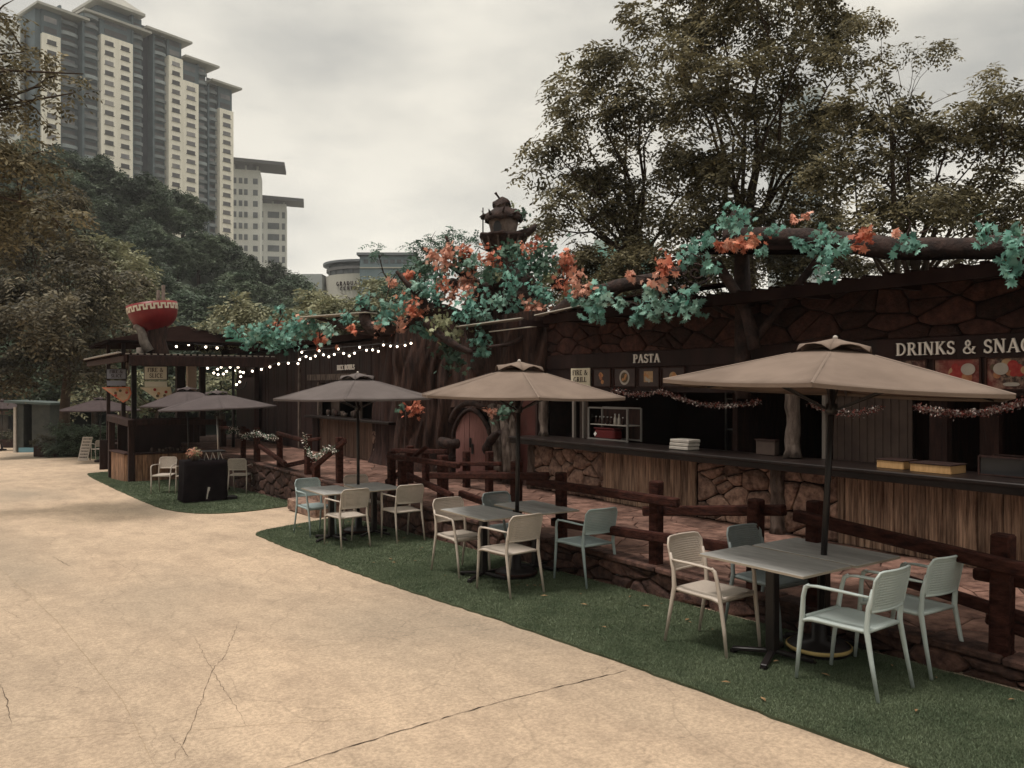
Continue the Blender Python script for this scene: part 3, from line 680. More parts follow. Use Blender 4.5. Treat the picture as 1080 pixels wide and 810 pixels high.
# things on and behind the counter
def crate(p, w, d, h, label):
    t = thing('wooden_tray', label, 'tray', p, 0, None); mb = MB(); x, y, z = p
    for (c, s) in (((x - d / 2, y, z + h / 2), (.012, w, h)), ((x + d / 2, y, z + h / 2), (.012, w, h)), ((x, y - w / 2, z + h / 2), (d, .012, h)), ((x, y + w / 2, z + h / 2), (d, .012, h))): mb.box(c, s, None, 0, .003)
    mb.build('sides', M['crate'], t, True); mb = MB(); mb.box((x, y, z + .01), (d - .013, w - .013, .012)); mb.build('base', M['crate'], t, True)
    mb = MB(); mb.box((x, y, z + h + .006), (d + .03, w + .03, .014), None, 0, .004); mb.build('rim', M['dwood2'], t, True)
def atc(px, X=8.5): return PX(px, 480, X).y
crate((8.55, atc(943), 1.034), .30, .26, .085, 'yellow wooden tray on the dark counter, the left one of two')
crate((8.50, atc(989), 1.034), .42, .30, .085, 'longer pale wooden tray on the dark counter, right of the yellow one')
p = Vector((8.45, atc(724), 1.034)); t = thing('box_stack', 'stack of flat white takeaway boxes on the counter below the food pictures', 'boxes', p)
for k in range(3):
    mb = MB(); mb.box((p.x + .005 * k, p.y - .006 * k, p.z + .028 + k * .05), (.24, .36, .045), None, 0, .008); mb.build('takeaway_box', M['white'], t, True)
y = atc(812, 8.75); t = thing('menu_holder', 'plain tan card box at the foot of the bark post on the counter', 'box', (8.7, y, 1.034))
mb = MB(); mb.box((8.7, y, 1.13), (.1, .30, .19), None, 0, .01); mb.build('box_body', M['curtain'], t, True); mb = MB(); mb.box((8.7, y, 1.232), (.12, .32, .015)); mb.build('lid', M['dwood2'], t, True)
# glass cabinet with bottles
yc = atc(648, 8.95); t = thing('display_cabinet', 'white framed display cabinet with a shelf of bottles at the counter end', 'cabinet', (8.95, yc, 1.034))
fr = MB()
for dy in (-.48, .48):
    for dx in (-.15, .15): fr.box((8.95 + dx, yc + dy, 1.30), (.025, .03, .54))
for z in (1.05, 1.57):
    for dx in (-.15, .15): fr.box((8.95 + dx, yc, z), (.022, .93, .025))
fr.build('frame', mat('cab_grey', (.19, .17, .155), rough=.5), t, True)
mb = MB(); mb.box((8.95, yc, 1.29), (.27, .92, .012)); sh = mb.build('shelf', M['white'], t, True)
mb = MB(); mb.box((9.12, yc, 1.3), (.01, .93, .5)); mb.build('back_panel', M['dwood2'], t, True)
rr = random.Random(9)
for k in range(9):
    y = yc + .4 - k * .095; h = .16 if k in (5, 6) else .11
    bt = thing('bottle', ('%s bottle on the cabinet shelf' % ('white' if k in (5, 6) else 'small brown')), 'bottle', (8.9, y, 1.297), 0, 'white bottles on the cabinet shelf' if k in (5, 6) else 'brown bottles on the cabinet shelf')
    mb = MB(); r = .026; mb.lathe([(.001, 0), (r, .002), (r, h * .6), (r * .45, h * .8), (r * .45, h)], (8.9, y, 1.297), 12); mb.build('glass_body', M['white'] if k in (5, 6) else M['dwood2'], bt, True)
    mb = MB(); mb.lathe([(r * .5, h), (r * .5, h + .018), (.001, h + .02)], (8.9, y, 1.297), 10); mb.build('cap', M['steel'], bt, True)
t = thing('red_cooler', 'dull red cool box with a white mark under the bottle shelf', 'cool box', (8.9, yc + .12, 1.034)); mb = MB(); mb.box((8.92, yc + .12, 1.13), (.2, .5, .17), None, 0, .03); mb.build('body', M['redobj'], t, True)
mb = MB(); mb.box((8.815, yc + .33, 1.13), (.004, .05, .06), Matrix.Rotation(R(45), 3, 'X')); mb.build('mark', M['letters'], t, True); mb = MB(); mb.box((8.92, yc + .12, 1.225), (.21, .51, .02), None, 0, .008); mb.build('lid', M['redobj'], t, True)
# far glass case at right
y = atc(1085, 8.7); t = thing('glass_case', 'low dark glass counter case at the right edge behind the parasol', 'glass case', (8.7, y, 1.034)); mb = MB()
for dy in (-.4, .4):
    for dx in (-.15, .15): mb.box((8.7 + dx, y + dy, 1.13), (.015, .015, .2))
for z in (1.045, 1.23):
    for dx in (-.15, .15): mb.box((8.7 + dx, y, z), (.014, .8, .014))
mb.build('frame', M['dwood2'], t, True); mb = MB(); mb.box((8.7, y, 1.13), (.28, .78, .16)); mb.build('glass_pane', M['glass'], t, True)
# kitchen shelving in the dark room
for (y, lb) in ((7.0, 'dark steel kitchen rack with trays in the middle serving room'), (9.2, 'dark steel kitchen rack deep in the room behind the stacked boxes'), (2.5, 'dark steel kitchen rack behind the two wooden trays')):
    t = thing('kitchen_rack', lb, 'rack', (11.6, y, ZD)); mb = MB()
    for dy in (-.6, .6):
        for dx in (-.2, .2): MB().box((11.6 + dx, y + dy, 1.1), (.03, .03, 2)).build('upright', M['steel'], t, True)
    for z in (.6, 1.15, 1.7):
        mb = MB(); mb.box((11.6, y, z), (.42, 1.24, .02)); s = mb.build('shelf', M['steel'], t, True)
        for k in range(5): MB().lathe([(.001, 0), (.08, 0), (.1, .12), (.001, .13)], (11.55, y - .48 + k * .24, z + .011), 12).build('pot', M['dwood2'], t, True)

# ================================================================== TINSEL GARLANDS
def garland(name, pts, label, group, r=.035, n=420, ms=('tinsel', 'tinselr'), size=.016, seed=1, cat='garland'):
    rg = np.random.default_rng(seed); P = np.array([tuple(p) for p in pts]); seg = np.linalg.norm(np.diff(P, axis=0), axis=1); cum = np.concatenate([[0], np.cumsum(seg)])
    t = thing(name, label, cat, tuple(P[0]), 0, group)
    for mi, m in enumerate(ms):
        s = rg.uniform(0, cum[-1], n); C_ = np.stack([np.interp(s, cum, P[:, k]) for k in range(3)], 1) + rg.normal(size=(n, 3)) * r * .6
        a = norm(rg.normal(size=(n, 3))) * size; b = norm(np.cross(a, rg.normal(size=(n, 3)))) * size * .45
        V = np.stack([C_ - a, C_ + b, C_ + a, C_ - b], 1).reshape(-1, 3); np_mesh(('bright_strands', 'red_strands')[mi] if name == 'tinsel_garland' else ('blossoms', 'leaves')[mi], V, np.arange(len(V)).reshape(-1, 4), M[m], t)
    mb = MB(); mb.tube([tuple(p) for p in P], .006, 5); mb.build('cord', M['twig'], t, True)
def sag(a, b, s, n=14):
    a = Vector(a); b = Vector(b); return [a.lerp(b, i / n) - Vector((0, 0, s * 4 * (i / n) * (1 - i / n))) for i in range(n + 1)]
def q(px, py, X=8.8): return PX(px, py, X)
garland('tinsel_garland', sag(q(645, 411), q(698, 412), .07), 'silver and red tinsel looped below the pasta pictures', None, seed=1, n=260)
garland('tinsel_garland', sag(q(698, 412), q(802, 423), .13), 'silver and red tinsel sagging from the pasta pictures to behind the near parasol', None, seed=2)
garland('tinsel_garland', sag(q(853, 425), q(930, 430), .09), 'short silver tinsel loop right behind the pole of the near parasol', None, seed=3, n=320)
garland('tinsel_garland', sag(q(966, 429), q(1090, 420), .11), 'bright silver tinsel loop under the right tip of the near parasol', None, seed=4, n=900)

# ================================================================== TREE-TRUNK FACADE WITH THE LITTLE DOOR
fd = thing('bark_facade', 'giant sculpted tree trunk wall of brown bark between the two food counters', 'facade', (8.8, 14, ZD))
def fluted(path, z0, z1, seed, amp=.10, nz_=26, per=.035, lean=0.0):
    P = [Vector((x, y, 0)) for x, y in path]; L_ = [0]
    for i in range(1, len(P)): L_.append(L_[-1] + (P[i] - P[i - 1]).length)
    n = int(L_[-1] / per); mb = MB(); cols = []
    for i in range(n + 1):
        s = L_[-1] * i / n; k = 0
        while k < len(P) - 2 and L_[k + 1] < s: k += 1
        t = (s - L_[k]) / (L_[k + 1] - L_[k]); p = P[k].lerp(P[k + 1], t); tg = (P[k + 1] - P[k]).normalized(); nr = Vector((-tg.y, tg.x, 0))
        for j in range(nz_ + 1):
            z = z0 + (z1 - z0) * j / nz_; w = s + .34 * noise.noise(Vector((s * .9, z * .9, seed)))
            hgt = amp * (abs(noise.noise(Vector((w * 2.6, z * .35, seed)))) * 1.6 + .5 * abs(noise.noise(Vector((w * 7, z * .6, seed + 5)))) + .2 * noise.noise(Vector((w * 16, z * 2, seed + 9))))
            hgt += .12 * max(0, 1 - (z - z0) / .5) ** 2 * (.5 + abs(noise.noise(Vector((s * 3, 1, seed)))))
            cols.append(p + nr * hgt + Vector((-lean * (z - z0) / (z1 - z0), 0, z)))
    m = nz_ + 1
    mb.add(cols, [(i * m + j, (i + 1) * m + j, (i + 1) * m + j + 1, i * m + j + 1) for i in range(n) for j in range(nz_)], 0, True); return mb
YD0, YD1 = PX(519, 460, 8.6).y, PX(481, 460, 8.6).y      # door edges
fluted([(8.95, 11.9), (8.75, 12.05), (8.7, 12.5), (8.85, 12.9), (8.75, YD0 - .12)], ZD, 3.3, 2.3, .24).build('bark_wall', M['bark'], fd, True)
fluted([(8.75, YD1 + .1), (8.5, YD1 + .6), (8.1, 15.6), (8.0, 16.0), (8.35, 16.4)], ZD, 3.4, 5.1, .26).build('bark_wall', M['bark'], fd, True)
fluted([(8.78, YD0 - .2), (8.72, (YD0 + YD1) / 2), (8.72, YD1 + .2)], 1.48, 3.5, 7.7, .12).build('bark_wall', M['bark'], fd, True)
fluted([(8.2, 16.3), (8.15, 17.2), (8.25, 17.9)], ZD, 3.2, 8.9, .08).build('bark_wall', M['dwood2'], fd, True)
mb = MB(); mb.box((9.4, 14.6, 1.7), (.9, 5.6, 3.2)); mb.build('wall_core', M['mortar'], fd, True)
rr = random.Random(12)
def root(pts, r0, r1, nm='root', m='branch', par=None, n=10):
    mb = MB(); k = len(pts); P = []
    V_ = [Vector(p) for p in pts]; N_ = (k - 1) * 4
    for i in range(N_ + 1):                                # Catmull-Rom
        s = i / 4; a = min(int(s), k - 2); t = s - a; p0, p1, p2, p3 = V_[max(a - 1, 0)], V_[a], V_[a + 1], V_[min(a + 2, k - 1)]
        P.append(.5 * ((2 * p1) + (p2 - p0) * t + (2 * p0 - 5 * p1 + 4 * p2 - p3) * t * t + (3 * p1 - p0 - 3 * p2 + p3) * t ** 3))
    mb.tube(P, [(r0 + (r1 - r0) * i / N_) * rr.uniform(.88, 1.12) for i in range(N_ + 1)], n, wob=.05, rng=rr)
    return mb.build(nm, M[m], par, True) if par is not None else mb
for (pp, r0, r1) in [([q(519, 428, 8.5), q(524, 460, 8.4), q(526, 498, 8.35)], .09, .13), ([q(528, 425, 8.55), q(534, 460, 8.4), q(536, 500, 8.35)], .08, .11),
                     ([q(540, 425, 8.6), q(541, 460, 8.5), q(542, 505, 8.4)], .06, .09)]: root(pp, r0, r1, 'root', 'gbark', fd)
for (pp, r0, r1) in [([q(476, 444, 8.3), q(484, 430, 8.25), q(497, 425, 8.25), q(512, 431, 8.3)], .07, .05), ([q(466, 466, 8.2), q(475, 468, 8.2), q(483, 468, 8.35)], .11, .09),
                     ([q(527, 455, 8.1), q(518, 464, 8.25), q(514, 475, 8.4)], .05, .12), ([q(463, 495, 8.2), q(470, 488, 8.25), q(479, 480, 8.4)], .09, .07)]: root(pp, r0, r1, 'root', 'branch', fd)
# door
dr = thing('arched_door', 'small red plank door with a pointed arch in the bark wall', 'door', (8.62, (YD0 + YD1) / 2, ZD))
yc = (YD0 + YD1) / 2; hw = (YD1 - YD0) / 2 - .05; zt = 1.42
out_ = []
for k in range(0, 13): a = k / 12; out_.append((-hw + a * hw, .95 + (zt - .95) * math.sin(a * math.pi / 2) ** .8))
prof = [(-hw, ZD)] + out_ + [(-x, z) for x, z in out_[-2::-1]] + [(hw, ZD)]
for k in range(7):                                       # planks cut to the arch
    a = -hw + 2 * hw * k / 7 + .004; b = -hw + 2 * hw * (k + 1) / 7 - .004; pl = clip(clip(prof, a, 0, -1, 0), b, 0, 1, 0)
    if len(pl) > 2: mb = MB(); mb.prism(pl, (8.60 + rr.uniform(-.006, .006), yc, 0), (0, -1, 0), (0, 0, 1), .04); mb.build('door_plank', mat('door_red', (.15, .065, .056), (.25, .115, .10), scale=9, rough=.75, bump=.6, stretch=(1, 4, .4)), dr, True)
mb = MB(); fp = [Vector((8.55, yc - x * 1.1, z + (.03 if z > 1 else 0))) for x, z in prof]; mb.tube(fp, [.045 * rr.uniform(.9, 1.15) for _ in fp], 10, wob=.05, rng=rr); mb.build('door_frame', M['branch'], dr, True)
for z, dy in ((.78, .02), (.66, -.06)):
    mb = MB(); mb.box((8.535, yc + dy, z), (.03, .06, .2), None, 0, .01); mb.build('latch', M['black'], dr, True)
# plain dark red door right of it
y0, y1 = PX(579, 450, 8.85).y, PX(545, 450, 8.85).y
t = thing('side_door', 'plain dark red door between the bark wall and the pasta counter', 'door', (8.7, (y0 + y1) / 2, ZD))
mb = MB(); mb.box((8.62, (y0 + y1) / 2 - .0, 1.1), (.05, y1 - y0, 2.0)); mb.build('leaf', mat('door_dark', (.045, .012, .009), (.065, .018, .014), scale=3, rough=.6), t, True)
mb = MB()
for yy in (y0, y1): mb.box((8.60, yy, 1.1), (.08, .06, 2.05))
mb.box((8.60, (y0 + y1) / 2, 2.14), (.08, y1 - y0 + .12, .07)); mb.build('frame', M['dwood'], t, True)
mb = MB(); mb.sphere((8.57, y1 - .12, 1.1), .025); mb.build('knob', M['steel'], t, True)

# ================================================================== RICE BOWL HUT (second building)
hb = thing('rice_hut', 'dark brown plank hut with a serving window under the sagging string lights', 'building', (8.2, 22, ZD))
def hpart(name, mb, m, label=None): return tag(mb.build(name, m, hb, True), label)
mb = MB(); planks(mb, 8.22, 21.5, 29.3, ZD, 3.0, 41, .22); hpart('plank_wall', mb, M['dwood'])
mb = MB(); planks(mb, 8.22, 17.6, 21.5, 2.0, 3.0, 42, .2); hpart('plank_wall', mb, M['dwood'])
mb = MB(); planks(mb, 8.30, 16.6, 21.5, ZD, 1.05, 43, .12); hpart('plank_cladding', mb, mat('hut_plank', (.085, .05, .036), (.17, .105, .078), scale=6, rough=.85, bump=.7, stretch=(1, 4, .35), isl=.25))
mb = MB(); stones(mb, (8.24, 0, 0), (0, -1, 0), (0, 0, 1), -17.9, -16.5, ZD, .85, .3, .2, .05, 44, .01); hpart('stone_cladding', mb, M['stone'])
mb = MB(); mb.box((8.2, 19.2, 1.08), (.5, 5.4, .06), None, 0, .01); hpart('counter_top', mb, M['counter'])
for c_, s_ in (((8.2, 20.2, 2.16), (.08, 4, .16)), ((8.2, 22.9, 1.5), (.1, .1, 2.9)), ((8.2, 21.4, 1.55), (.06, .08, .95)), ((8.2, 18.6, 1.55), (.06, .08, .95)), ((8.2, 17.0, 1.55), (.06, .10, .95))): hpart('window_post', MB().box(c_, s_), M['gbark'])
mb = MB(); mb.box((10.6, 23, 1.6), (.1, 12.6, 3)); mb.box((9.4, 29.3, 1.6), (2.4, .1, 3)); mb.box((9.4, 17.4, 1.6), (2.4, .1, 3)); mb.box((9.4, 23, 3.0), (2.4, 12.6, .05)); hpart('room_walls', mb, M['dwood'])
mb = MB(); mb.box((9.4, 22.9, 3.14), (3.2, 13.6, .08)); mb.box((7.78, 22.9, 3.1), (.05, 13.7, .16)); hpart('roof', mb, M['roof'])
hpart('curtain', MB().box((8.5, 20.95, 1.5), (.02, .6, .75)), M['curtain']); hpart('window_jamb', MB().box((8.24, 21.3, 1.56), (.03, .04, .9)), M['curtain'])
t = thing('shelf_goods', 'row of small cups and jars in the serving window of the plank hut', 'jars', (8.35, 19.8, 1.11)); rr = random.Random(3)
for k in range(8):
    mb = MB(); h = rr.uniform(.08, .2); mb.lathe([(.001, 0), (.05, 0), (.055, h), (.001, h + .01)], (8.3 + rr.uniform(-.05, .08), 18.9 + k * .28, 1.11), 10); mb.build('jar', rr.choice([M['curtain'], M['dwood2'], M['steel'], M['gbark']]), t, True)
a = PX(356, 388, 8.12); b = PX(374.5, 388, 8.12); t = thing('sign_lettering', 'small pale letters RICE BOWLS above the hut window', 'sign', (8.1, a.y, 2.3))
letter_parts('RICE BOWLS', Vector((8.12, a.y, a.z - .06)), (0, -1, 0), (0, 0, 1), .13, .02, M['letters'], t, 1.1, .08, a.y - b.y)

# ================================================================== RAIL FENCES
def fence(name, label, posts, rails, Xp=5.92, pw=.125):
    c = PX(posts[0][0], 500, Xp); t = thing(name, label, 'fence', (Xp, c.y, ZD)); rr = random.Random(len(posts) * 7 + len(rails))
    for p in posts:
        X = p[2] if len(p) > 2 else Xp
        g = PX(p[0], p[1], X); h = g.z - ZD; mb = MB()
        w = pw * rr.uniform(.9, 1.1); a = Matrix.Rotation(R(rr.uniform(-8, 8)), 3, 'Z') @ Matrix.Rotation(R(rr.uniform(-1.5, 1.5)), 3, 'X')
        mb.box((g.x, g.y, ZD + h / 2 - .03), (w, w, h + .06), a, 0, .014); mb.build('post', M['fwood'], t, True)
    for r in rails:
        x0, y0, x1, y1, th = r[:5]; Xa = r[5] if len(r) > 5 else Xp; Xb = r[6] if len(r) > 6 else Xa
        a = PX(x0, y0, Xa) - Vector((0, 0, th / 2)); b = PX(x1, y1, Xb) - Vector((0, 0, th / 2)); mb = MB()
        mb.bar(a, b, .075 * rr.uniform(.9, 1.15), th * rr.uniform(.93, 1.07), .014); mb.build('rail', M['fwood'], t, True)
fence('rail_fence', 'dark red wooden rail fence beside the nearest dining set, at the right edge',
      [(1057, 563), (859, 528), (1255, 592), (1900, 640)],
      [(838, 537, 1280, 640, .10, 5.82, 5.80), (1028, 598, 1290, 643, .085, 5.99), (935, 600, 1290, 712, .085, 6.0, 6.0), (1041, 645, 1300, 736, .085, 6.0), (1230, 625, 1950, 700, .10, 5.82)])
fence('rail_fence', 'dark red rail fence behind the middle dining set, below the pasta counter',
      [(796.6, 526), (692, 507), (592, 498)],
      [(679, 534, 828, 532, .10, 5.99, 5.99), (557, 503, 715, 525, .10, 5.83, 5.83), (583, 546, 782, 574, .095, 5.83, 5.83), (780, 574, 850, 592, .09, 5.83)])
fence('rail_fence', 'dark red rail fence with crossing rails between the middle and far dining sets',
      [(544.5, 486.5), (467, 480), (425, 486), (413, 476)],
      [(454, 498.5, 578, 498, .09, 5.83), (485.5, 517, 528, 532, .09, 6.0), (409, 478, 484, 488, .085, 5.82), (430, 498, 477, 520, .085, 5.82), (408, 506, 423, 496, .08, 6.0), (437, 480, 449, 470, .05, 6.1)])
fence('rail_fence', 'small inner rail fence in front of the arched red door',
      [(492, 476, 7.6), (516, 476, 7.6)], [(478, 487, 528, 487, .07, 7.52), (484, 497, 524, 496, .06, 7.52)], 7.6, .12)
fence('rail_fence', 'low inner rail fence left of the arched door behind the far dining set',
      [(432, 470, 7.0), (449, 472, 7.0)], [(414, 473, 470, 474, .08, 6.92)], 7.0, .12)
fence('rail_fence', 'dark red zigzag rail fence with white blossom garlands before the plank hut',
      [(256.5, 449.5), (271, 451), (295, 456), (325, 458), (333.5, 488, 5.85), (358, 461)],
      [(254, 454, 293, 462, .07, 5.83), (274, 468, 301, 487, .10, 5.83), (293, 455, 322, 463, .08, 5.83), (288, 492, 333, 482, .09, 5.99), (326, 463, 337, 461, .06, 5.84), (329, 492, 364, 462, .10, 5.82), (232, 449, 262, 452, .08, 5.9)])
garland('blossom_garland', [PX(*a, 5.76) for a in [(321, 458), (322, 468), (325, 477), (330, 482), (335, 482), (340, 477), (346, 473), (353, 474), (356, 477)]], 'white blossom garland hanging in a U from the far fence', None, .05, 200, ('garw', 'dkgreen'), .024, 5)
garland('blossom_garland', [PX(*a, 5.76) for a in [(240, 456), (247, 451), (251, 455), (256, 461), (262, 459), (270, 457), (283, 460), (292, 462)]], 'white blossom garland wound along the far end of the rail fence', None, .06, 240, ('garw', 'dkgreen'), .026, 6)

# ================================================================== PARASOLS
def parasol(label, base, Rr, rot, H_rim, H_top, cm, tilt=(0, 0), polem=None, seed=0, base_kind=True):
    t = thing('parasol', label, 'parasol', base, 0, 'patio parasols along the terrace'); rr = random.Random(seed)
    TM = Matrix.Rotation(tilt[0], 3, Vector((SA, CA, 0))) @ Matrix.Rotation(tilt[1], 3, Vector((CA, -SA, 0))); C0 = Vector((0, 0, 0))
    def P(x, y, z): return TM @ Vector((x, y, z))
    mb = MB(); NU, NV = 10, 8; r0 = .10
    for k in range(6):
        a0 = rot + k * math.pi / 3; a1 = a0 + math.pi / 3; vs = []
        d0 = Vector((math.cos(a0), math.sin(a0), 0)); d1 = Vector((math.cos(a1), math.sin(a1), 0)); sg = rr.uniform(.5, 1.3)
        for i in range(NU + 1):
            u = i / NU; r = r0 + (Rr - r0) * u
            for j in range(NV + 1):
                v = j / NV; p = d0 * r * (1 - v) + d1 * r * v; b = 4 * v * (1 - v)
                z = H_top - .02 - (H_top - H_rim - .02) * u - b * u * .034 * sg + .006 * u * noise.noise(Vector((p.x * 5, p.y * 5, seed + k)))
                if i == NU: p = p * (1 - .022 * b); z += .008 * b
                vs.append(P(p.x, p.y, z))
        m = NV + 1; mb.add(vs, [(i * m + j, (i + 1) * m + j, (i + 1) * m + j + 1, i * m + j + 1) for i in range(NU) for j in range(NV)], 0, True)
    c = mb.build('canopy', cm, t)
    md = c.modifiers.new('t', 'SOLIDIFY'); md.thickness = .004; md.offset = -1
    # hem
    mb = MB()
    for k in range(6):
        a0 = rot + k * math.pi / 3; a1 = a0 + math.pi / 3; d0 = Vector((math.cos(a0), math.sin(a0), 0)) * Rr; d1 = Vector((math.cos(a1), math.sin(a1), 0)) * Rr
        vs = []
        for j in range(9):
            v = j / 8; b = 4 * v * (1 - v); p = (d0 * (1 - v) + d1 * v) * (1 - .022 * b)
            vs += [P(p.x, p.y, H_rim - .0 + .008 * b - b * .022), P(p.x * .998, p.y * .998, H_rim - .028 + .008 * b - b * .02)]
        mb.add(vs, [(2 * j, 2 * j + 1, 2 * j + 3, 2 * j + 2) for j in range(8)])
    mb.build('hem', cm, t)
    # vent cap with loose flaps
    mb = MB()
    for k in range(6):
        a0 = rot + k * math.pi / 3; a1 = a0 + math.pi / 3; vs = []
        for i in range(4):
            r = [.015, .10, .2, .30][i]; 
            for j in range(5):
                v = j / 4; a = a0 + (a1 - a0) * v; b = 4 * v * (1 - v); rr_ = r * (1 - .14 * b)
                vs.append(P(rr_ * math.cos(a), rr_ * math.sin(a), H_top + .055 - r * .27 + (b * .030 * (i / 3) ** 2 * rr.uniform(.6, 1.2)) - .030 * (i == 3) * (1 - b)))
        mb.add(vs, [(i * 5 + j, (i + 1) * 5 + j, (i + 1) * 5 + j + 1, i * 5 + j + 1) for i in range(3) for j in range(4)], 0, True)
    for k in range(6):
        a = rot + k * math.pi / 3; d = Vector((math.cos(a), math.sin(a), 0)); n_ = Vector((-d.y, d.x, 0)) * .010; sv = []
        for i in range(7):
            u = .2 + .8 * i / 6; r = r0 + (Rr - r0) * u; z = H_top - .02 - (H_top - H_rim - .02) * u + .003
            for s_ in (-1, 1): q_ = d * r + n_ * s_; sv.append(P(q_.x, q_.y, z - .003))
            q_ = d * r; sv.append(P(q_.x, q_.y, z + .003))
        sm_ = MB(); sm_.add(sv, [(3 * i + a_, 3 * i + b_, 3 * i + 3 + b_, 3 * i + 3 + a_) for i in range(6) for a_, b_ in ((0, 2), (2, 1))]); sm_.build('seam', M['seam_tan'] if cm is M['cloth_tan'] else cm, c)
    v_ = mb.build('vent_cap', cm, t); md = v_.modifiers.new('t', 'SOLIDIFY'); md.thickness = .005
    mb = MB(); mb.sphere(P(0, 0, H_top + .056), .020, 10, 6); mb.build('finial', M['white'], t)
    for k in range(6):
        a = rot + k * math.pi / 3; d = Vector((math.cos(a), math.sin(a), 0)); mb = MB()
        mb.bar(P(d.x * .03, d.y * .03, H_top - .055), P(d.x * Rr * .97, d.y * Rr * .97, H_rim - .022), .014, .018); rb = mb.build('rib', M['black'], t)
        mb = MB(); mb.bar(P(d.x * .04, d.y * .04, H_rim - .16), P(d.x * Rr * .52, d.y * Rr * .52, H_rim + (H_top - H_rim) * .46 - .04), .012, .016); mb.build('strut', M['black'], rb)
    mb = MB(); mb.tube([P(0, 0, .08), P(0, 0, H_top + .03)], .024, 12); mb.build('pole', polem or M['black'], t)
    mb = MB(); mb.lathe([(.026, H_rim - .2), (.045, H_rim - .19), (.045, H_rim - .12), (.026, H_rim - .11)], (0, 0, 0), 12, M=TM); mb.build('runner', M['black'], t)
    if base_kind:
        mb = MB(); mb.lathe([(.001, 0), (.225, 0), (.235, .02), (.235, .055), (.21, .075), (.06, .10), (.05, .24), (.001, .24)], (0, 0, 0), 28); bs = mb.build('base', M['black'], t)
        mb = MB(); mb.lathe([(.236, .034), (.243, .040), (.243, .058), (.236, .064)], (0, 0, 0), 28); mb.build('rim_band', M['yellow'] if base_kind == 2 else M['dwood2'], bs)
    return t
def gp(x, y, dz=0): return (x, y, gz(y) + .018 + dz)
cr_ang = -math.atan2(SA, CA)
parasol('large tan parasol over the nearest dining set, slightly leaning', gp(5.47, 3.79), 1.33, cr_ang + R(3), 2.03, 2.37, M['cloth_tan'], (R(3.2), R(-.5)), seed=1, base_kind=2)
parasol('tan parasol over the middle dining set, in front of the red arched door', gp(5.25, 7.57), 1.24, cr_ang - R(21), 2.06, 2.40, M['cloth_tan'], (R(.8), 0), seed=2)
parasol('grey brown parasol over the far dining set, below the RICE BOWLS letters', gp(5.17, 11.8), 1.33, cr_ang - R(27), 2.12, 2.46, M['cloth_brn'], (R(-.3), 0), seed=3)
p = D(232, 430, 20.0); parasol('grey parasol on a pale pole behind the black draped cart', gp(p.x, p.y), 1.52, cr_ang - R(4), 2.04, 2.43, M['cloth_gry'], (R(-2.2), 0), M['steel'], 4)
p = D(200, 430, 22.2); parasol('grey parasol half hidden behind the one over the black cart', gp(p.x, p.y), 1.36, cr_ang - R(8), 2.15, 2.60, M['cloth_gry'], (R(-1.5), 0), seed=5)
p = D(106, 430, 33.0); parasol('dark parasol over the far chairs left of the plank booth', gp(p.x, p.y), 1.70, cr_ang, 2.12, 2.60, M['cloth_drk'], seed=6)
p = D(2, 420, 46.0); parasol('small dark parasol at the far left end of the path', gp(p.x, p.y), 1.5, cr_ang, 2.4, 2.85, M['cloth_drk'], seed=7)

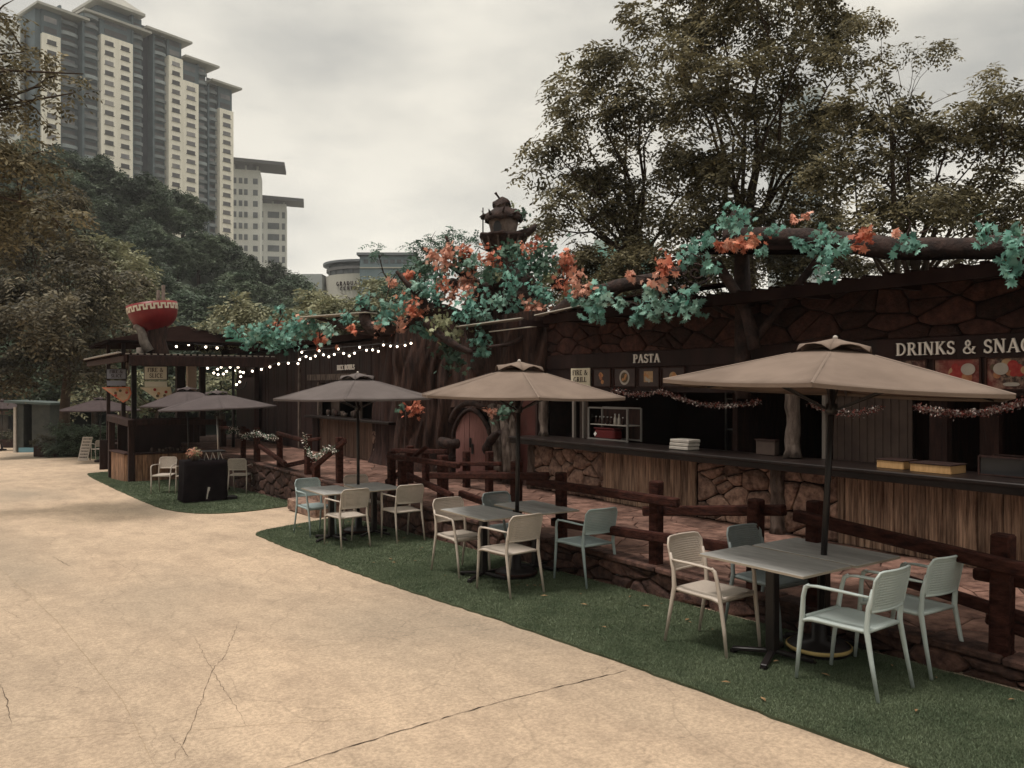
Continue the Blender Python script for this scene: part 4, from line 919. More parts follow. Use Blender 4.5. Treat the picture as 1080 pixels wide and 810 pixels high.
# ================================================================== CHAIRS
def make_chair(m, holes=True):
    t = thing('armchair', 'x', 'chair')
    # backrest: curved perforated panel with a rim
    W, z0, z1 = .212, .565, .835; nx, nz = (58, 30) if holes else (12, 8); vs = []; fs = []
    def bp(u, v, off=0):
        x = (u * 2 - 1) * W; rc = .055; z = z0 + v * (z1 - z0)
        ex = max(0, abs(x) - (W - rc)); top = z1 - (rc - math.sqrt(max(0, rc * rc - ex * ex))) if ex > 0 else z1
        z = min(z, z0 + v * (top - z0)); x = x * (1 - .06 * (1 - v))
        return (x, -.245 - (z - z0) * .20 - .035 * (1 - (x / W) ** 2) + off, z)
    for j in range(nz + 1):
        for i in range(nx + 1): vs.append(bp(i / nx, j / nz))
    for j in range(nz):
        for i in range(nx):
            if holes and 2 < i < nx - 3 and 3 < j < nz - 2 and j % 2 == 0 and (i + (j // 2 % 2)) % 2 == 0: continue
            a = j * (nx + 1) + i; fs.append((a, a + 1, a + nx + 2, a + nx + 1))
    mb = MB(); mb.add(vs, fs, 0, True); b = mb.build('backrest', m, t); md = b.modifiers.new('s', 'SOLIDIFY'); md.thickness = .007; md.offset = 0
    rim = [bp(0, 0)] + [bp(0, v / 6) for v in range(1, 7)] + [bp(u / 14, 1) for u in range(1, 15)] + [bp(1, 1 - v / 6) for v in range(1, 7)]
    mb = MB(); mb.tube(rim, .0095, 8); mb.build('back_rim', m, b)
    mb = MB(); mb.tube([bp(u / 10, .02) for u in range(11)], .010, 8); mb.build('back_rim', m, b)
    # seat: thin dished shell with rolled edge
    mb = MB(); n = 12; vs = []
    for j in range(n + 1):
        v = j / n; y = -.225 + .46 * v; w = .205 + .03 * v
        for i in range(n + 1):
            u = i / n * 2 - 1; z = .452 - .012 * (1 - u * u) * (1 - (2 * v - 1) ** 2) - (.022 * max(0, (v - .8) / .2) ** 2) - .010 * abs(u) ** 8
            vs.append((u * w, y, z))
    mb.add(vs, [(j * (n + 1) + i, j * (n + 1) + i + 1, (j + 1) * (n + 1) + i + 1, (j + 1) * (n + 1) + i) for j in range(n) for i in range(n)], 0, True)
    s = mb.build('seat', m, t); md = s.modifiers.new('s', 'SOLIDIFY'); md.thickness = .022; md.offset = -1
    for sx in (-1, 1):
        mb = MB(); mb.tube([(sx * .212, .285, 0), (sx * .214, .262, .22), (sx * .222, .232, .44), (sx * .236, .215, .58), (sx * .240, .196, .65), (sx * .240, .165, .668)], [.0125, .016, .019, .016, .016, .015], 10, sq=.85); mb.build('leg', m, t)
        mb = MB(); mb.tube([(sx * .218, -.315, 0), (sx * .212, -.265, .25), (sx * .206, -.228, .45), (sx * .203, -.240, .60), (sx * .206, -.270, .72)], [.0125, .016, .020, .017, .012], 10, sq=.85); mb.build('leg', m, t)
        mb = MB(); mb.tube([(sx * .240, .19, .662), (sx * .248, .10, .674), (sx * .246, -.05, .676), (sx * .232, -.17, .672), (sx * .212, -.245, .668)], [.014, .017, .018, .016, .013], 10, sq=.6); mb.build('armrest', m, t)
    for y_ in (.222, -.225): MB().tube([(-.205, y_, .437), (.205, y_, .437)], .014, 8).build('seat_rail', m, t)
    return t
CH = {k: make_chair(M[k]) for k in ('sage', 'beige', 'slate', 'mint')}
used = set()
def chair(kind, x, y, rz, label, grp, tall=0):
    o = CH[kind] if kind not in used else dup(CH[kind]); used.add(kind)
    place(o, (x, y, gz(y) + .020), R(rz), label, grp); return o
G1 = 'plastic armchairs around the dining tables'
chair('sage', 5.035, 3.235, 2, 'pale sage armchair nearest the camera, its back to the viewer, at the closest table', G1)
chair('sage', 5.74, 3.235, -3, 'pale sage armchair at the closest table, the one beside the rail fence post', G1)
chair('beige', 4.97, 4.40, 184, 'beige armchair on the left side of the closest table', G1)
chair('slate', 5.68, 4.40, 178, 'dark slate blue armchair behind the closest table', G1)
chair('beige', 4.77, 7.01, 3, 'beige armchair with its back to the viewer at the middle table', G1)
chair('mint', 5.68, 6.86, -2, 'blue green armchair on the right of the middle table', G1)
chair('beige', 4.86, 8.14, 182, 'beige armchair on the left side of the middle table, facing the viewer', G1)
chair('slate', 5.62, 8.25, 181, 'dark slate blue armchair behind the middle table by the parasol pole', G1)
chair('beige', 4.55, 10.80, 2, 'beige armchair with its back to the viewer, left one at the far table', G1)
chair('beige', 5.42, 10.78, -3, 'beige armchair with its back to the viewer, right one at the far table', G1)
chair('mint', 4.60, 12.15, 184, 'blue grey armchair at the left end of the far table', G1)
chair('beige', 5.42, 12.2, 179, 'beige armchair on the far side of the far table, behind the parasol pole', G1)
p = G(161, 521); chair('beige', 4.12, 21.0, 150, 'beige armchair against the plank booth, the left one beside the black cart', G1)
chair('beige', 4.55, 20.2, 20, 'beige armchair with its back to the viewer, just left of the black draped cart', G1)
chair('beige', 5.55, 19.6, -30, 'beige armchair just right behind the black draped cart', G1)
for (px, dd, rz, l) in ((71, 38, 40, 'far pale chair just left of the leaning white menu board'), (104, 35, 10, 'far pale chair just right of the leaning white menu board'), (119, 34.5, -20, 'far pale chair next to the plank booth corner')):
    c = D(px, 470, dd); chair('beige', c.x, c.y, rz, l, G1)

# ================================================================== TABLES
def make_table():
    t = thing('bistro_table', 'x', 'table')
    mb = MB(); mb.box((0, 0, .735), (.575, .93, .022), None, 0, .006); tp = mb.build('tabletop', M['table'], t)
    mb = MB()
    for (c, s) in (((0, .4645, .7335), (.574, .004, .016)), ((0, -.4665, .7335), (.574, .004, .016)), ((.289, 0, .7335), (.004, .93, .016)), ((-.289, 0, .7335), (.004, .93, .016))): mb.box(c, s)
    mb.build('edge_band', M['tedge'], tp)
    mb = MB(); mb.box((0, 0, .70), (.3, .5, .03), None, 0, .004); mb.build('top_plate', M['black'], t)
    mb = MB(); mb.box((0, 0, .37), (.078, .078, .66), None, 0, .008); mb.build('column', M['black'], t)
    for a in range(4):
        ro = Matrix.Rotation(R(90 * a + 25), 3, 'Z'); mb = MB(); mb.bar(ro @ Vector((.03, 0, .055)), ro @ Vector((.30, 0, .028)), .05, .03, .006); mb.box(ro @ Vector((.29, 0, .012)), (.04, .04, .024)); mb.build('foot', M['black'], t)
    return t
T0 = make_table(); first = True
for (x, y, rz, l) in [(5.055, 3.90, 1, 'grey topped table nearest the camera, left half of the closest pair'), (5.665, 3.88, 0, 'grey topped table nearest the terrace, right half of the closest pair'),
                      (4.90, 7.72, 1, 'grey topped table with the left corner at the middle set'), (5.62, 7.70, -1, 'grey topped table on the terrace side of the middle set'),
                      (4.58, 11.45, 0, 'pale topped table on the path side of the far set'), (5.28, 11.47, 2, 'pale topped table on the terrace side of the far set')]:
    o = T0 if first else dup(T0); first = False; place(o, (x, y, gz(y) + .020), R(rz), l, 'pedestal tables on the turf')

# ================================================================== BLACK CART, BOOTH, A-BOARD
c = Vector((4.42, 18.45, gz(18.45) + .02)); t = thing('draped_cart', 'black cloth covered serving cart beside the plank booth', 'cart', c, 0)
mb = MB(); n = 96; vs = []; hw, hd = .45, .34
for j in range(9):
    v = j / 8; z = .03 + .86 * (1 - v)
    for i in range(n):
        a = 2 * math.pi * i / n; cx = math.cos(a); sy = math.sin(a); s = 1 / max(abs(cx), abs(sy)); s = min(s, 1.32)
        f = 1 + .07 * v * math.sin(a * 9 + 2 * math.sin(a * 3)) * (.4 + v * .6) + .05 * v
        vs.append((cx * s * hw * f, sy * s * hd * f, z))
mb.add(vs, [(j * n + i, (j + 1) * n + i, (j + 1) * n + (i + 1) % n, j * n + (i + 1) % n) for j in range(8) for i in range(n)] + [tuple(range(n))], 0, True)
mb.build('cloth', mat('black_cloth', (.006, .004, .005), (.013, .009, .010), scale=5, rough=1, spec=.1), t)
mb = MB(); mb.box((.02, -.36, .2), (.05, .012, .26), Matrix.Rotation(R(8), 3, 'Y'), 0, .004); mb.build('white_tag', M['white'], t)
mb = MB(); mb.box((.52, -.15, .04), (.3, .25, .08), None, 0, .01); mb.build('foot_plate', M['black'], t)
pt = Vector((4.22, 18.4, c.z + .893)); t2 = thing('flower_pot', 'small pot of dry pale flowers on the black cart', 'flower pot', pt)
mb = MB(); mb.lathe([(.001, 0), (.07, 0), (.10, .1), (.085, .13), (.001, .12)], (0, 0, 0), 14); mb.build('pot', M['gbark'], t2)
rg = np.random.default_rng(5); V, qd = sprays([((pt.x, pt.y, pt.z + .2), .13, 1)], 60, .05, 3, rg, -.4); np_mesh('flowers', V, qd, M['pinkl'], t2); V, qd = sprays([((pt.x, pt.y, pt.z + .17), .14, 1)], 60, .05, 3, rg, -.3); np_mesh('foliage', V, qd, M['ltgreen'], t2)
pt = Vector((4.62, 18.45, c.z + .893)); t2 = thing('serving_stand', 'steel legged serving stand with a dark tray on the black cart', 'stand', pt)
mb = MB()
for k in (-.16, -.02, .14):
    for dk in (-.04, .06): MB().bar((k + dk, -.1, 0), (k + .0, -.08, .17), .02, .012).build('leg', M['steel'], t2)
mb = MB(); mb.box((.02, 0, .185), (.46, .3, .03), None, 0, .01); mb.build('tray', M['black'], t2)

zb = gz(25.5); t = thing('plank_booth', 'open brown plank booth with a heavy beam frame on the turf', 'booth', (4.9, 26, zb))
def poly_planks(mb, a, b, z0, z1, seed, w=.13):
    rr = random.Random(seed); a = Vector(a); b = Vector(b); n = int((b - a).length / w); d = (b - a) / n; ang = math.atan2(d.y, d.x)
    for i in range(n):
        p = a + d * (i + .5); mb.box((p.x, p.y, (z0 + z1) / 2), (d.length * .96, .05 + rr.uniform(0, .02), z1 - z0), Matrix.Rotation(ang, 3, 'Z'), 0, .008)
c0 = (3.80, 26.9, 0); c1 = (3.92, 25.35, 0); c2 = (4.2, 25.05, 0); c3 = (6.6, 24.9, 0)
for i, (a, b) in enumerate(((c0, c1), (c1, c2), (c2, c3))):
    mb = MB(); poly_planks(mb, a, b, zb - .03, zb + .80, 60 + i); mb.build('plank_panel', mat('booth_plank%d' % i, (.14, .07, .04), (.38, .21, .125), scale=6, rough=.7, bump=.5, stretch=(3, 3, .4), isl=.25), t, True)
for (x, y, hh) in ((3.80, 26.95, 1.78), (4.05, 25.12, 1.75), (6.55, 24.95, 1.7), (6.3, 27.2, 1.75)):
    mb = MB(); mb.box((x, y, zb + hh / 2), (.17, .17, hh), None, 0, .012); mb.build('post', M['dwood2'], t, True)
mb = MB(); mb.bar((4.05, 25.12, zb + 1.72), (6.55, 24.95, zb + 1.68), .16, .16, .012); mb.build('beam', M['dwood2'], t, True)
mb = MB(); mb.bar((4.05, 25.0, zb + 1.70), (3.78, 27.1, zb + 1.80), .22, .2, .012); mb.build('beam', M['dwood2'], t, True)
mb = MB(); mb.bar((4.1, 25.15, zb + .82), (6.55, 25.0, zb + .82), .3, .05, .01); mb.bar((4.0, 25.2, zb + .82), (3.84, 26.9, zb + .82), .25, .05, .01); mb.build('counter_top', M['dwood2'], t, True)
mb = MB(); mb.box((5.2, 27.2, zb + .9), (2.4, .08, 1.7)); mb.build('back_wall', M['dwood'], t, True)
rr = random.Random(77)
for k in range(14):
    x = 4.6 + k * .1; h = rr.uniform(.05, .14)
    bt = thing('jar', 'small pinkish jar in the row on the booth counter', 'jar', (x, 25.15 + rr.uniform(-.05, .05), zb + .846), 0, 'jars on the booth counter'); mb = MB(); mb.lathe([(.001, 0), (.035, 0), (.04, h * .8), (.025, h), (.001, h)], (0, 0, 0), 10); mb.build('jar_body', rr.choice([M['curtain'], M['dwood2'], M['gbark']]), bt); mb = MB(); mb.lathe([(.028, h), (.028, h + .02), (.001, h + .02)], (0, 0, 0), 10); mb.build('lid', M['dwood2'], bt)

p = D(87, 483, 33.6); p.z = gz(p.y) + .02; t = thing('menu_easel', 'leaning white menu board with dark lines standing on the far turf', 'board', p)
ang = cr_ang; ux = Vector((math.cos(ang), math.sin(ang), 0)); lean = (Vector((0, 0, 1)) + ux * .22).normalized()
mb = MB(); nr = ux.cross(lean).normalized(); M3 = Matrix((ux, nr, lean)).transposed(); ctr = lean * .53
mb.box(ctr, (.42, .03, 1.02), M3, 0, .01); pn = mb.build('panel', M['white'], t)
mb = MB(); rr = random.Random(2)
for k in range(7):
    zz = .42 - k * .13; x = -.15
    while x < .15: w = rr.uniform(.02, .05); mb.box(ctr + lean * zz + ux * (x + w / 2) - nr * -.017, (w, .004, .05), M3); x += w + .02
mb.build('lettering', M['black'], t)
mb = MB(); mb.bar(ctr + lean * .35 + nr * -.03, Vector((.1, 0, 0)) + nr * -.4, .03, .03); mb.build('prop_leg', M['dwood2'], t)
# flip check: face the viewer
for o in t.children:
    if o.name.startswith('lettering'): o.location = -nr * .034 if nr.dot(Vector((-p.x, -p.y, 0))) < 0 else Vector((0, 0, 0))

# ================================================================== KIOSK WITH ROOFS, BOWL, SIGNS
ks = thing('pizza_kiosk', 'dark open kiosk with a flat roof and a low pitched roof behind', 'kiosk', (5.5, 28, gz(28)))
def kp(name, mb, m): return mb.build(name, m, ks, True)
zr = 2.74
mb = MB(); mb.box((5.6, 27.4, zr + .03), (4.1, 7.6, .06)); kp('flat_roof', mb, M['roof'])
mb = MB(); mb.box((5.75, 23.62, zr - .13), (4.0, .12, .28), None, 0, .01); mb.box((3.66, 27.3, zr - .06), (.1, 7.4, .2), None, 0, .01); kp('fascia', mb, M['dwood2'])
mb = MB()
for k in range(24): mb.box((3.56, 24 + k * .3, zr + .08), (.12, .16, .05), None, 0, .01)
for k in range(24): mb.box((3.7 + k * .17, 23.53, zr + .045), (.1, .04, .03))
kp('roof_edge', mb, mat('roof_edge', (.26, .22, .19), rough=.6))
for (x, y, s, m) in ((5.0, 30.5, .16, 'black'), (7.35, 24.3, .14, 'dwood'), (7.3, 30.6, .2, 'dwood2'), (5.88, 27.5, .26, 'dwood'), (6.4, 29.5, .14, 'dwood2')):
    mb = MB(); z0 = gz(y); mb.box((x, y, (z0 + zr) / 2), (s, s, zr - z0), None, 0, .01); kp('roof_post', mb, M[m])
mb = MB(); ax, ay, zt, ze = 6.75, 31.3, 4.15, 3.42
co = [(3.95, 28.9), (8.9, 28.7), (9.4, 33.9), (4.0, 34.0)]
vs = [(x, y, ze) for x, y in co] + [(ax, ay, zt)] + [(x * .99 + ax * .01, y * .99 + ay * .01, ze - .10) for x, y in co] + [(ax, ay, zt - .12)]
mb.add(vs, [(i, (i + 1) % 4, 4) for i in range(4)] + [(5 + (i + 1) % 4, 5 + i, 9) for i in range(4)] + [(i, 5 + i, 5 + (i + 1) % 4, (i + 1) % 4) for i in range(4)]); kp('pitched_roof', mb, M['roof'])
for (x, y) in ((4.5, 29.4), (8.4, 29.2), (4.6, 33.4)):
    mb = MB(); mb.box((x, y, 1.2), (.12, .12, 4.5)); kp('roof_post', mb, M['dwood'])
kp('kiosk_wall', MB().box((6.2, 31.8, gz(31.8) + .5), (4.2, .15, 1.1)), M['dwood']); kp('kiosk_wall', MB().box((8.0, 27.5, .5), (.12, 2, 3.4)), M['dwood'])
mb = MB(); mb.box((5.4, 29.5, gz(29.5) + .5), (2.6, .8, 1.0), None, 0, .02); kp('kiosk_counter', mb, M['dwood2'])
mb = MB(); mb.box((5.95, 26.3, 1.9), (.26, .22, 1.5), None, 0, .01); kp('pale_column', mb, mat('pale_col', (.50, .40, .33), rough=.7))

# bowl on its stump
p = D(166, 372, 25.5); p.z = zr + .06
bw = thing('noodle_bowl_sculpture', 'giant red bowl with a cream meander rim on a stump over the kiosk roof', 'sculpture', p)
rr = random.Random(4)
mb = MB(); mb.tube([(0, 0, 0), (.02, .01, .25), (-.02, 0, .55), (.0, .0, .8), (.0, 0, 1.12)], [.34, .30, .27, .27, .30], 22, wob=.10, rng=rr); mb.build('stump', M['bark'], bw)
lat = Vector((CA, -SA, 0)); fw = Vector((SA, CA, 0))
mb = MB(); mb.tube([-lat * .12 - fw * .3 + Vector((0, 0, .2)), -lat * .26 - fw * .36 + Vector((0, 0, .5)), -lat * .34 - fw * .36 + Vector((0, 0, .82)), -lat * .44 - fw * .34 + Vector((0, 0, .98)), -lat * .56 - fw * .3 + Vector((0, 0, .95))], [.15, .14, .12, .12, .09], 12, wob=.04, rng=rr); mb.build('root_arm', M['root_grey'], bw)
mb = MB(); mb.tube([-lat * .40 - fw * .25 + Vector((0, 0, 0)), -lat * .42 - fw * .25 + Vector((0, 0, .32))], [.13, .12], 12, wob=.05, rng=rr); mb.build('root_arm', M['root_grey'], bw)
TB = Matrix.Rotation(R(-9), 3, fw); BZ = .88; BO = Vector((0, 0, BZ)) - lat * .05
prof = [(.01, .0), (.32, .0), (.34, .06), (.50, .14), (.63, .28), (.71, .46), (.745, .64), (.755, .82), (.735, .82), (.70, .60), (.60, .34), (.3, .16), (.01, .14)]
mb = MB(); mb.lathe(prof, BO, 48, M=TB); b = mb.build('bowl', M['red'], bw)
mb = MB()
for k in range(22):                                       # meander
    a0 = 2 * math.pi * k / 22; st = 2 * math.pi / 22
    def pt_(a, z, r=.004): rad = .755 - (.82 - z) * .07 + r; return BO + TB @ Vector((math.cos(a) * rad, math.sin(a) * rad, z))
    for (u0, u1, z0, z1) in ((0, .22, .58, .76), (.22, .55, .70, .76), (.55, .77, .58, .76), (.77, 1.0, .58, .64)):
        vs = [pt_(a0 + st * u, z, rr_) for rr_ in (.002, .010) for (u, z) in ((u0, z0), (u1, z0), (u1, z1), (u0, z1))]
        mb.add(vs, [(4, 5, 6, 7), (0, 1, 5, 4), (1, 2, 6, 5), (2, 3, 7, 6), (3, 0, 4, 7)])
mb.build('meander_band', M['cream'], b)
for dx in (-.04, .12):
    mb = MB(); mb.tube([lat * dx + fw * .1 + Vector((0, 0, .8)), lat * (dx + .02) + fw * .12 + Vector((0, 0, 2.2 + dx))], .055, 10); mb.build('chopstick', M['gbark'], bw)

def hang_sign(px, py, w, h, d, m, label, extra=True):
    p = D(px, py, d); t = thing('hanging_sign', label, 'sign', p); n_ = -fw
    RM = Matrix((lat, fw, Vector((0, 0, 1)))).transposed()
    mb = MB(); mb.box((0, 0, 0), (w, .05, h), RM, 0, .006); mb.build('panel', m, t)
    mb = MB(); mb.box(fw * .005, (w + .05, .04, h + .05), RM, 0, .006); mb.build('frame', M['black'], t)
    mb = MB(); text_mesh(mb, 'FIRE &', Vector(-lat * w * .36 + Vector((0, 0, h * .08))) - fw * .0265, lat, (0, 0, 1), h * .33, .003, 1.2, .06, w * .72); text_mesh(mb, 'SLICE', Vector(-lat * w * .28 + Vector((0, 0, -h * .36))) - fw * .0265, lat, (0, 0, 1), h * .33, .003, 1.2, .06, w * .62); mb.build('lettering', M['dwood'], t)
    mb = MB(); mb.box(Vector((0, 0, -h * .5 - .14)), (w, .04, .16), RM, 0, .005); mb.build('lower_panel', m, t)
    for sg in (-1, 1): MB().bar(lat * w * .4 * sg + Vector((0, 0, h / 2)), lat * w * .4 * sg + Vector((0, 0, h / 2 + .25)), .02, .02).build('hanger', M['black'], t)
    return t
hang_sign(164.5, 393.5, .66, .38, 24.0, mat('sign_cream', (.60, .58, .50), rough=.5), 'cream hanging sign reading FIRE & SLICE under the kiosk roof')
hang_sign(123, 394.5, .58, .29, 25.0, mat('sign_blue', (.17, .18, .22), rough=.5), 'blue grey hanging sign reading FIRE & SLICE, left of the cream one')
def pizza(px, py, d, s, m, rim, label, flip=1):
    p = D(px, py, d); t = thing('pizza_slice_sign', label, 'sign', p); RM = Matrix((lat, fw, Vector((0, 0, 1)))).transposed()
    poly = [(-.5, .2), (.42, .22), (.47, .0), (.38, -.2), (.2, -.30)]
    mb = MB(); mb.prism([(x * s * flip, y * s) for x, y in poly][::flip], (0, 0, 0), lat, (0, 0, 1), .04); mb.build('crust', rim, t)
    cx = .15; mb = MB(); mb.prism([((cx + (x - cx) * .86) * s * flip, (y * .82) * s) for x, y in poly][::flip], -fw * -.008 + -fw * .0, lat, (0, 0, 1), .05); mb.build('topping', m, t)
    rr = random.Random(int(px))
    for k in range(6):
        x = rr.uniform(-.05, .34); z = rr.uniform(-.1, .14); mb = MB(); mb.prism([(x * s * flip + math.cos(R(a)) * .045 * s, z * s + math.sin(R(a)) * .045 * s) for a in range(0, 360, 30)], (0, 0, 0), lat, (0, 0, 1), .056); mb.build('topping_disc', (P_RED, P_ORG, P_DARK)[k % 3], t)
    for o in t.children: 
        pass
pizza(124, 415, 25.2, .95, mat('pz_a', (.36, .24, .15), (.44, .32, .22), scale=9), mat('pz_rim', (.55, .17, .09), rough=.6), 'brown triangular pizza slice sign with an orange rim')
pizza(165.5, 415.5, 24.6, 1.0, mat('pz_b', (.60, .50, .36), (.68, .6, .46), scale=9), M['cream'], 'cream triangular pizza slice sign behind the grey parasols')

# ================================================================== STRING LIGHTS
def lights(label, pts, X, seed, wire_pts):
    P = [PX(a, b, X if not callable(X) else X(a)) for a, b in pts]; t = thing('string_lights', label, 'string lights', P[0])
    mb = MB(); W = [PX(a, b, X) for a, b in wire_pts]; mb.tube(W, .008, 5); mb.build('wire', M['black'], t, True)
    for p in P:
        mb = MB(); mb.sphere(p, .023 * p.length / 17, 10, 6); b = mb.build('bulb', M['bulb'], t, True)
        mb = MB(); mb.tube([p + Vector((0, 0, .03)), p + Vector((0, 0, .085))], .014, 6); mb.build('socket', M['black'], t, True)
k = lambda L_, ox, oy, s: [(ox + a / s, oy + b / s) for a, b in L_]
A1 = k([(142, 386), (193, 376), (241, 362), (291, 345), (346, 341), (401, 343)], 240, 320, 5.4); A1.sort()
A2 = k([(411, 320), (447, 303), (472, 314), (500, 300), (546, 293), (577, 304), (608, 291), (661, 285), (693, 299), (723, 284), (791, 267), (826, 265), (859, 273)], 240, 320, 5.4)
A3 = k([(423, 278), (521, 270), (630, 260), (752, 250), (888, 237), (928, 243), (966, 246), (1011, 239), (1045, 227)], 240, 320, 5.4)
A4 = k([(90, 85), (120, 70), (230, 70), (350, 75), (445, 85), (480, 65), (530, 105), (565, 65), (605, 100), (640, 65), (660, 110), (690, 115), (450, 135), (410, 120), (500, 130), (665, 155), (655, 205), (625, 230), (775, 103)], 180, 380, 9)
up = lambda L_, d=1.6: [(a, b - d) for a, b in L_]
lights('lit warm bulbs sagging toward the kiosk, lowest of the three strings before the hut', A1, 7.5, 1, [(262, 396)] + up(A1))
lights('lit warm bulbs zigzagging across the front of the hut, middle string', A2, 7.5, 2, up(A2))
lights('lit warm bulbs running up to the bark trunk, highest of the three strings', A3, 7.5, 3, up(A3))
lights('cluster of lit bulbs under the kiosk roof beside the plank hut', A4, 6.9, 4, up(sorted(A4)))
a5 = [(155.5, 365), (160, 364), (186, 365.5), (199, 363.5)]
lights('four small lit bulbs under the pitched roof of the kiosk', [(186, 365.5), (199, 363.5), (217, 366), (229, 367)], 6.6, 5, [(180, 363), (199, 362), (217, 364), (235, 365)])
# tall thin lamp post by the kiosk
p = D(246, 400, 24); t = thing('lamp_post', 'thin black lamp post with curled arms among the bulbs', 'lamp post', (p.x, p.y, gz(p.y)))
mb = MB(); mb.tube([(0, 0, 0), (0, 0, 3.6)], [.05, .04], 10); mb.build('pole', M['black'], t)
for s in (-1, 1):
    mb = MB(); mb.tube([Vector((0, 0, 2.7)), lat * s * .18 + Vector((0, 0, 2.6)), lat * s * .34 + Vector((0, 0, 2.68)), lat * s * .4 + Vector((0, 0, 2.85))], .02, 8); mb.build('arm', M['black'], t)

# ================================================================== FAR END OF THE PATH
p = D(40, 440, 44); z0 = gz(p.y); t = thing('ticket_hut', 'narrow blue grey hut with a dark doorway at the far left end of the path', 'hut', (p.x, p.y, z0), cr_ang)
mb = MB(); mb.box((-.48, 0, 1.3), (.35, 1.6, 2.6)); mb.box((.62, 0, 1.3), (.95, 1.6, 2.6)); mb.box((.1, .5, 1.3), (.9, .5, 2.6)); mb.build('wall', mat('hutw', (.045, .05, .048), (.07, .073, .066), scale=3, rough=.8), t)
mb = MB(); mb.box((-.1, .22, 1.25), (.62, .05, 2.3)); mb.build('doorway', M['black'], t)
mb = MB(); mb.box((-.1, -.78, .12), (.9, .1, .3)); mb.build('step', mat('hutb', (.16, .30, .36), rough=.7), t)
mb = MB(); mb.box((-.72, -.85, 1.2), (.12, .12, 2.5)); mb.build('post', M['white'], t)
mb = MB(); mb.box((.1, -.1, 2.68), (2.5, 2.1, .12), Matrix.Rotation(R(3), 3, 'Y')); mb.build('roof', mat('hutr', (.07, .09, .085), rough=.6), t)
p = D(-2, 430, 62); z0 = gz(p.y); t = thing('shop_building', 'pink brown shop front seen under trees at the far left', 'building', (p.x, p.y, z0), cr_ang)
mb = MB(); mb.box((0, 2, 1.9), (4.2, 4, 3.8)); mb.build('wall', mat('pinkw', (.26, .17, .13), (.32, .21, .165), scale=2, rough=.9), t)
mb = MB(); mb.box((.3, -.03, 1.1), (2.2, .06, 2.0)); mb.build('shop_window', M['glass'], t); mb = MB(); mb.box((0, -.5, 2.5), (4.4, 1.2, .12)); mb.build('awning', M['dwood'], t)
mb = MB(); mb.box((-1.0, -.04, 3.1), (.9, .06, .7)); mb.build('window', M['dwood2'], t)
def planter(px, py, d, w, label):
    p = D(px, py, d); z = gz(p.y); t = thing('planter_box', label, 'planter', (p.x, p.y, z), cr_ang)
    mb = MB()
    for (c, s) in (((0, -.3, .28), (w, .05, .5)), ((0, .3, .28), (w, .05, .5)), ((-w / 2, 0, .28), (.05, .6, .5)), ((w / 2, 0, .28), (.05, .6, .5))): mb.box(c, s, None, 0, .01)
    mb.build('box', M['dwood2'], t); mb = MB(); mb.box((0, 0, .45), (w - .06, .56, .04)); mb.build('soil', M['grout'], t)
    rg = np.random.default_rng(int(px)); V, qd = sprays([((dx, 0, .75), .38, 1) for dx in np.linspace(-w / 2 + .2, w / 2 - .2, max(1, int(w / .5)))], 90, .10, 4, rg, .1)
    o = np_mesh('plants', V, qd, M['leafM'], None); o.parent = t
planter(52, 470, 38, 1.1, 'dark planter box in front of the blue grey hut'); planter(14, 455, 50, 1.2, 'dark planter with a bush beside the path at the far left')
p = D(98, 462, 37.5); t = thing('hedge', 'dark hedge behind the far chairs under the dark parasol', 'hedge', (p.x, p.y, gz(p.y)), cr_ang)
rg = np.random.default_rng(5); V, qd = sprays([((dx, 0, zz), .55, 1) for dx in np.linspace(-1.6, 1.6, 7) for zz in (.5, 1.2)], 130, .12, 4, rg, .1); o = np_mesh('leaves', V, qd, M['leafH'], None); o.parent = t
mb = MB(); mb.box((0, .1, .6), (3.4, .5, 1.2), None, 0, .1); mb.build('stems', M['hill'], t)

# ================================================================== FAIRYTALE TREE WITH ARTIFICIAL MAPLE LEAVES
ML = [(0, 1.0), (.16, .62), (.42, .78), (.36, .42), (.86, .38), (.50, .10), (.62, -.22), (.12, -.10), (-.12, -.10), (-.62, -.22), (-.50, .10), (-.86, .38), (-.36, .42), (-.42, .78), (-.16, .62)]
def maple(name, c, r, m, parent, seed, leaf=.115, dens=1.25):
    rg = np.random.default_rng(seed); n = int(26 * dens * (r / .12) ** 1.7) + 6
    k = 4; sub = norm(rg.normal(size=(k, 3))) * r * .55; wh = rg.integers(0, k, n)
    C_ = sub[wh] + rg.normal(size=(n, 3)) * r * np.array([.42, .42, .40]) + np.array(tuple(c)); C_[:, 2] -= (rg.random(n) ** 2) * r * .6; far = rg.random(n) < .3; C_[far] += rg.normal(size=(int(far.sum()), 3)) * r * .75 * np.array([1, 1, .55])
    up_ = norm(rg.normal(size=(n, 3)) * .7 + np.array([-.55, -.25, .6])); d = norm(np.cross(up_, rg.normal(size=(n, 3)))); d[:, 2] -= .45; d = norm(d); s = norm(np.cross(d, up_)); up_ = np.cross(s, d)
    L_ = leaf * rg.uniform(.6, 1.25, (n, 1)); V = []
    for (a, b) in ML: V.append(C_ + s * (a * .62) * L_ + d * (b * .75) * L_ + up_ * (-abs(a) * .22 - max(0, b) ** 2 * .15) * L_)
    V = np.stack(V, 1).reshape(-1, 3); o = np_mesh(name, V, np.arange(len(V)).reshape(-1, len(ML)), m, parent); return o
ft = thing('fairytale_tree', 'sculpted fantasy tree with teal and orange artificial leaves over the bark wall', 'sculpture tree', (9.2, 13.7, 2.9))
def br(pix, r0, r1, nm='limb', par=None, m='branch', n=10): return root([D(*p) for p in pix], r0, r1, nm, m, par if par is not None else ft, n)
br([(528, 400, 16.6), (524, 360, 16.6), (530, 320, 16.6), (535, 285, 16.5), (533, 262, 16.5)], .62, .30, 'trunk', n=18)
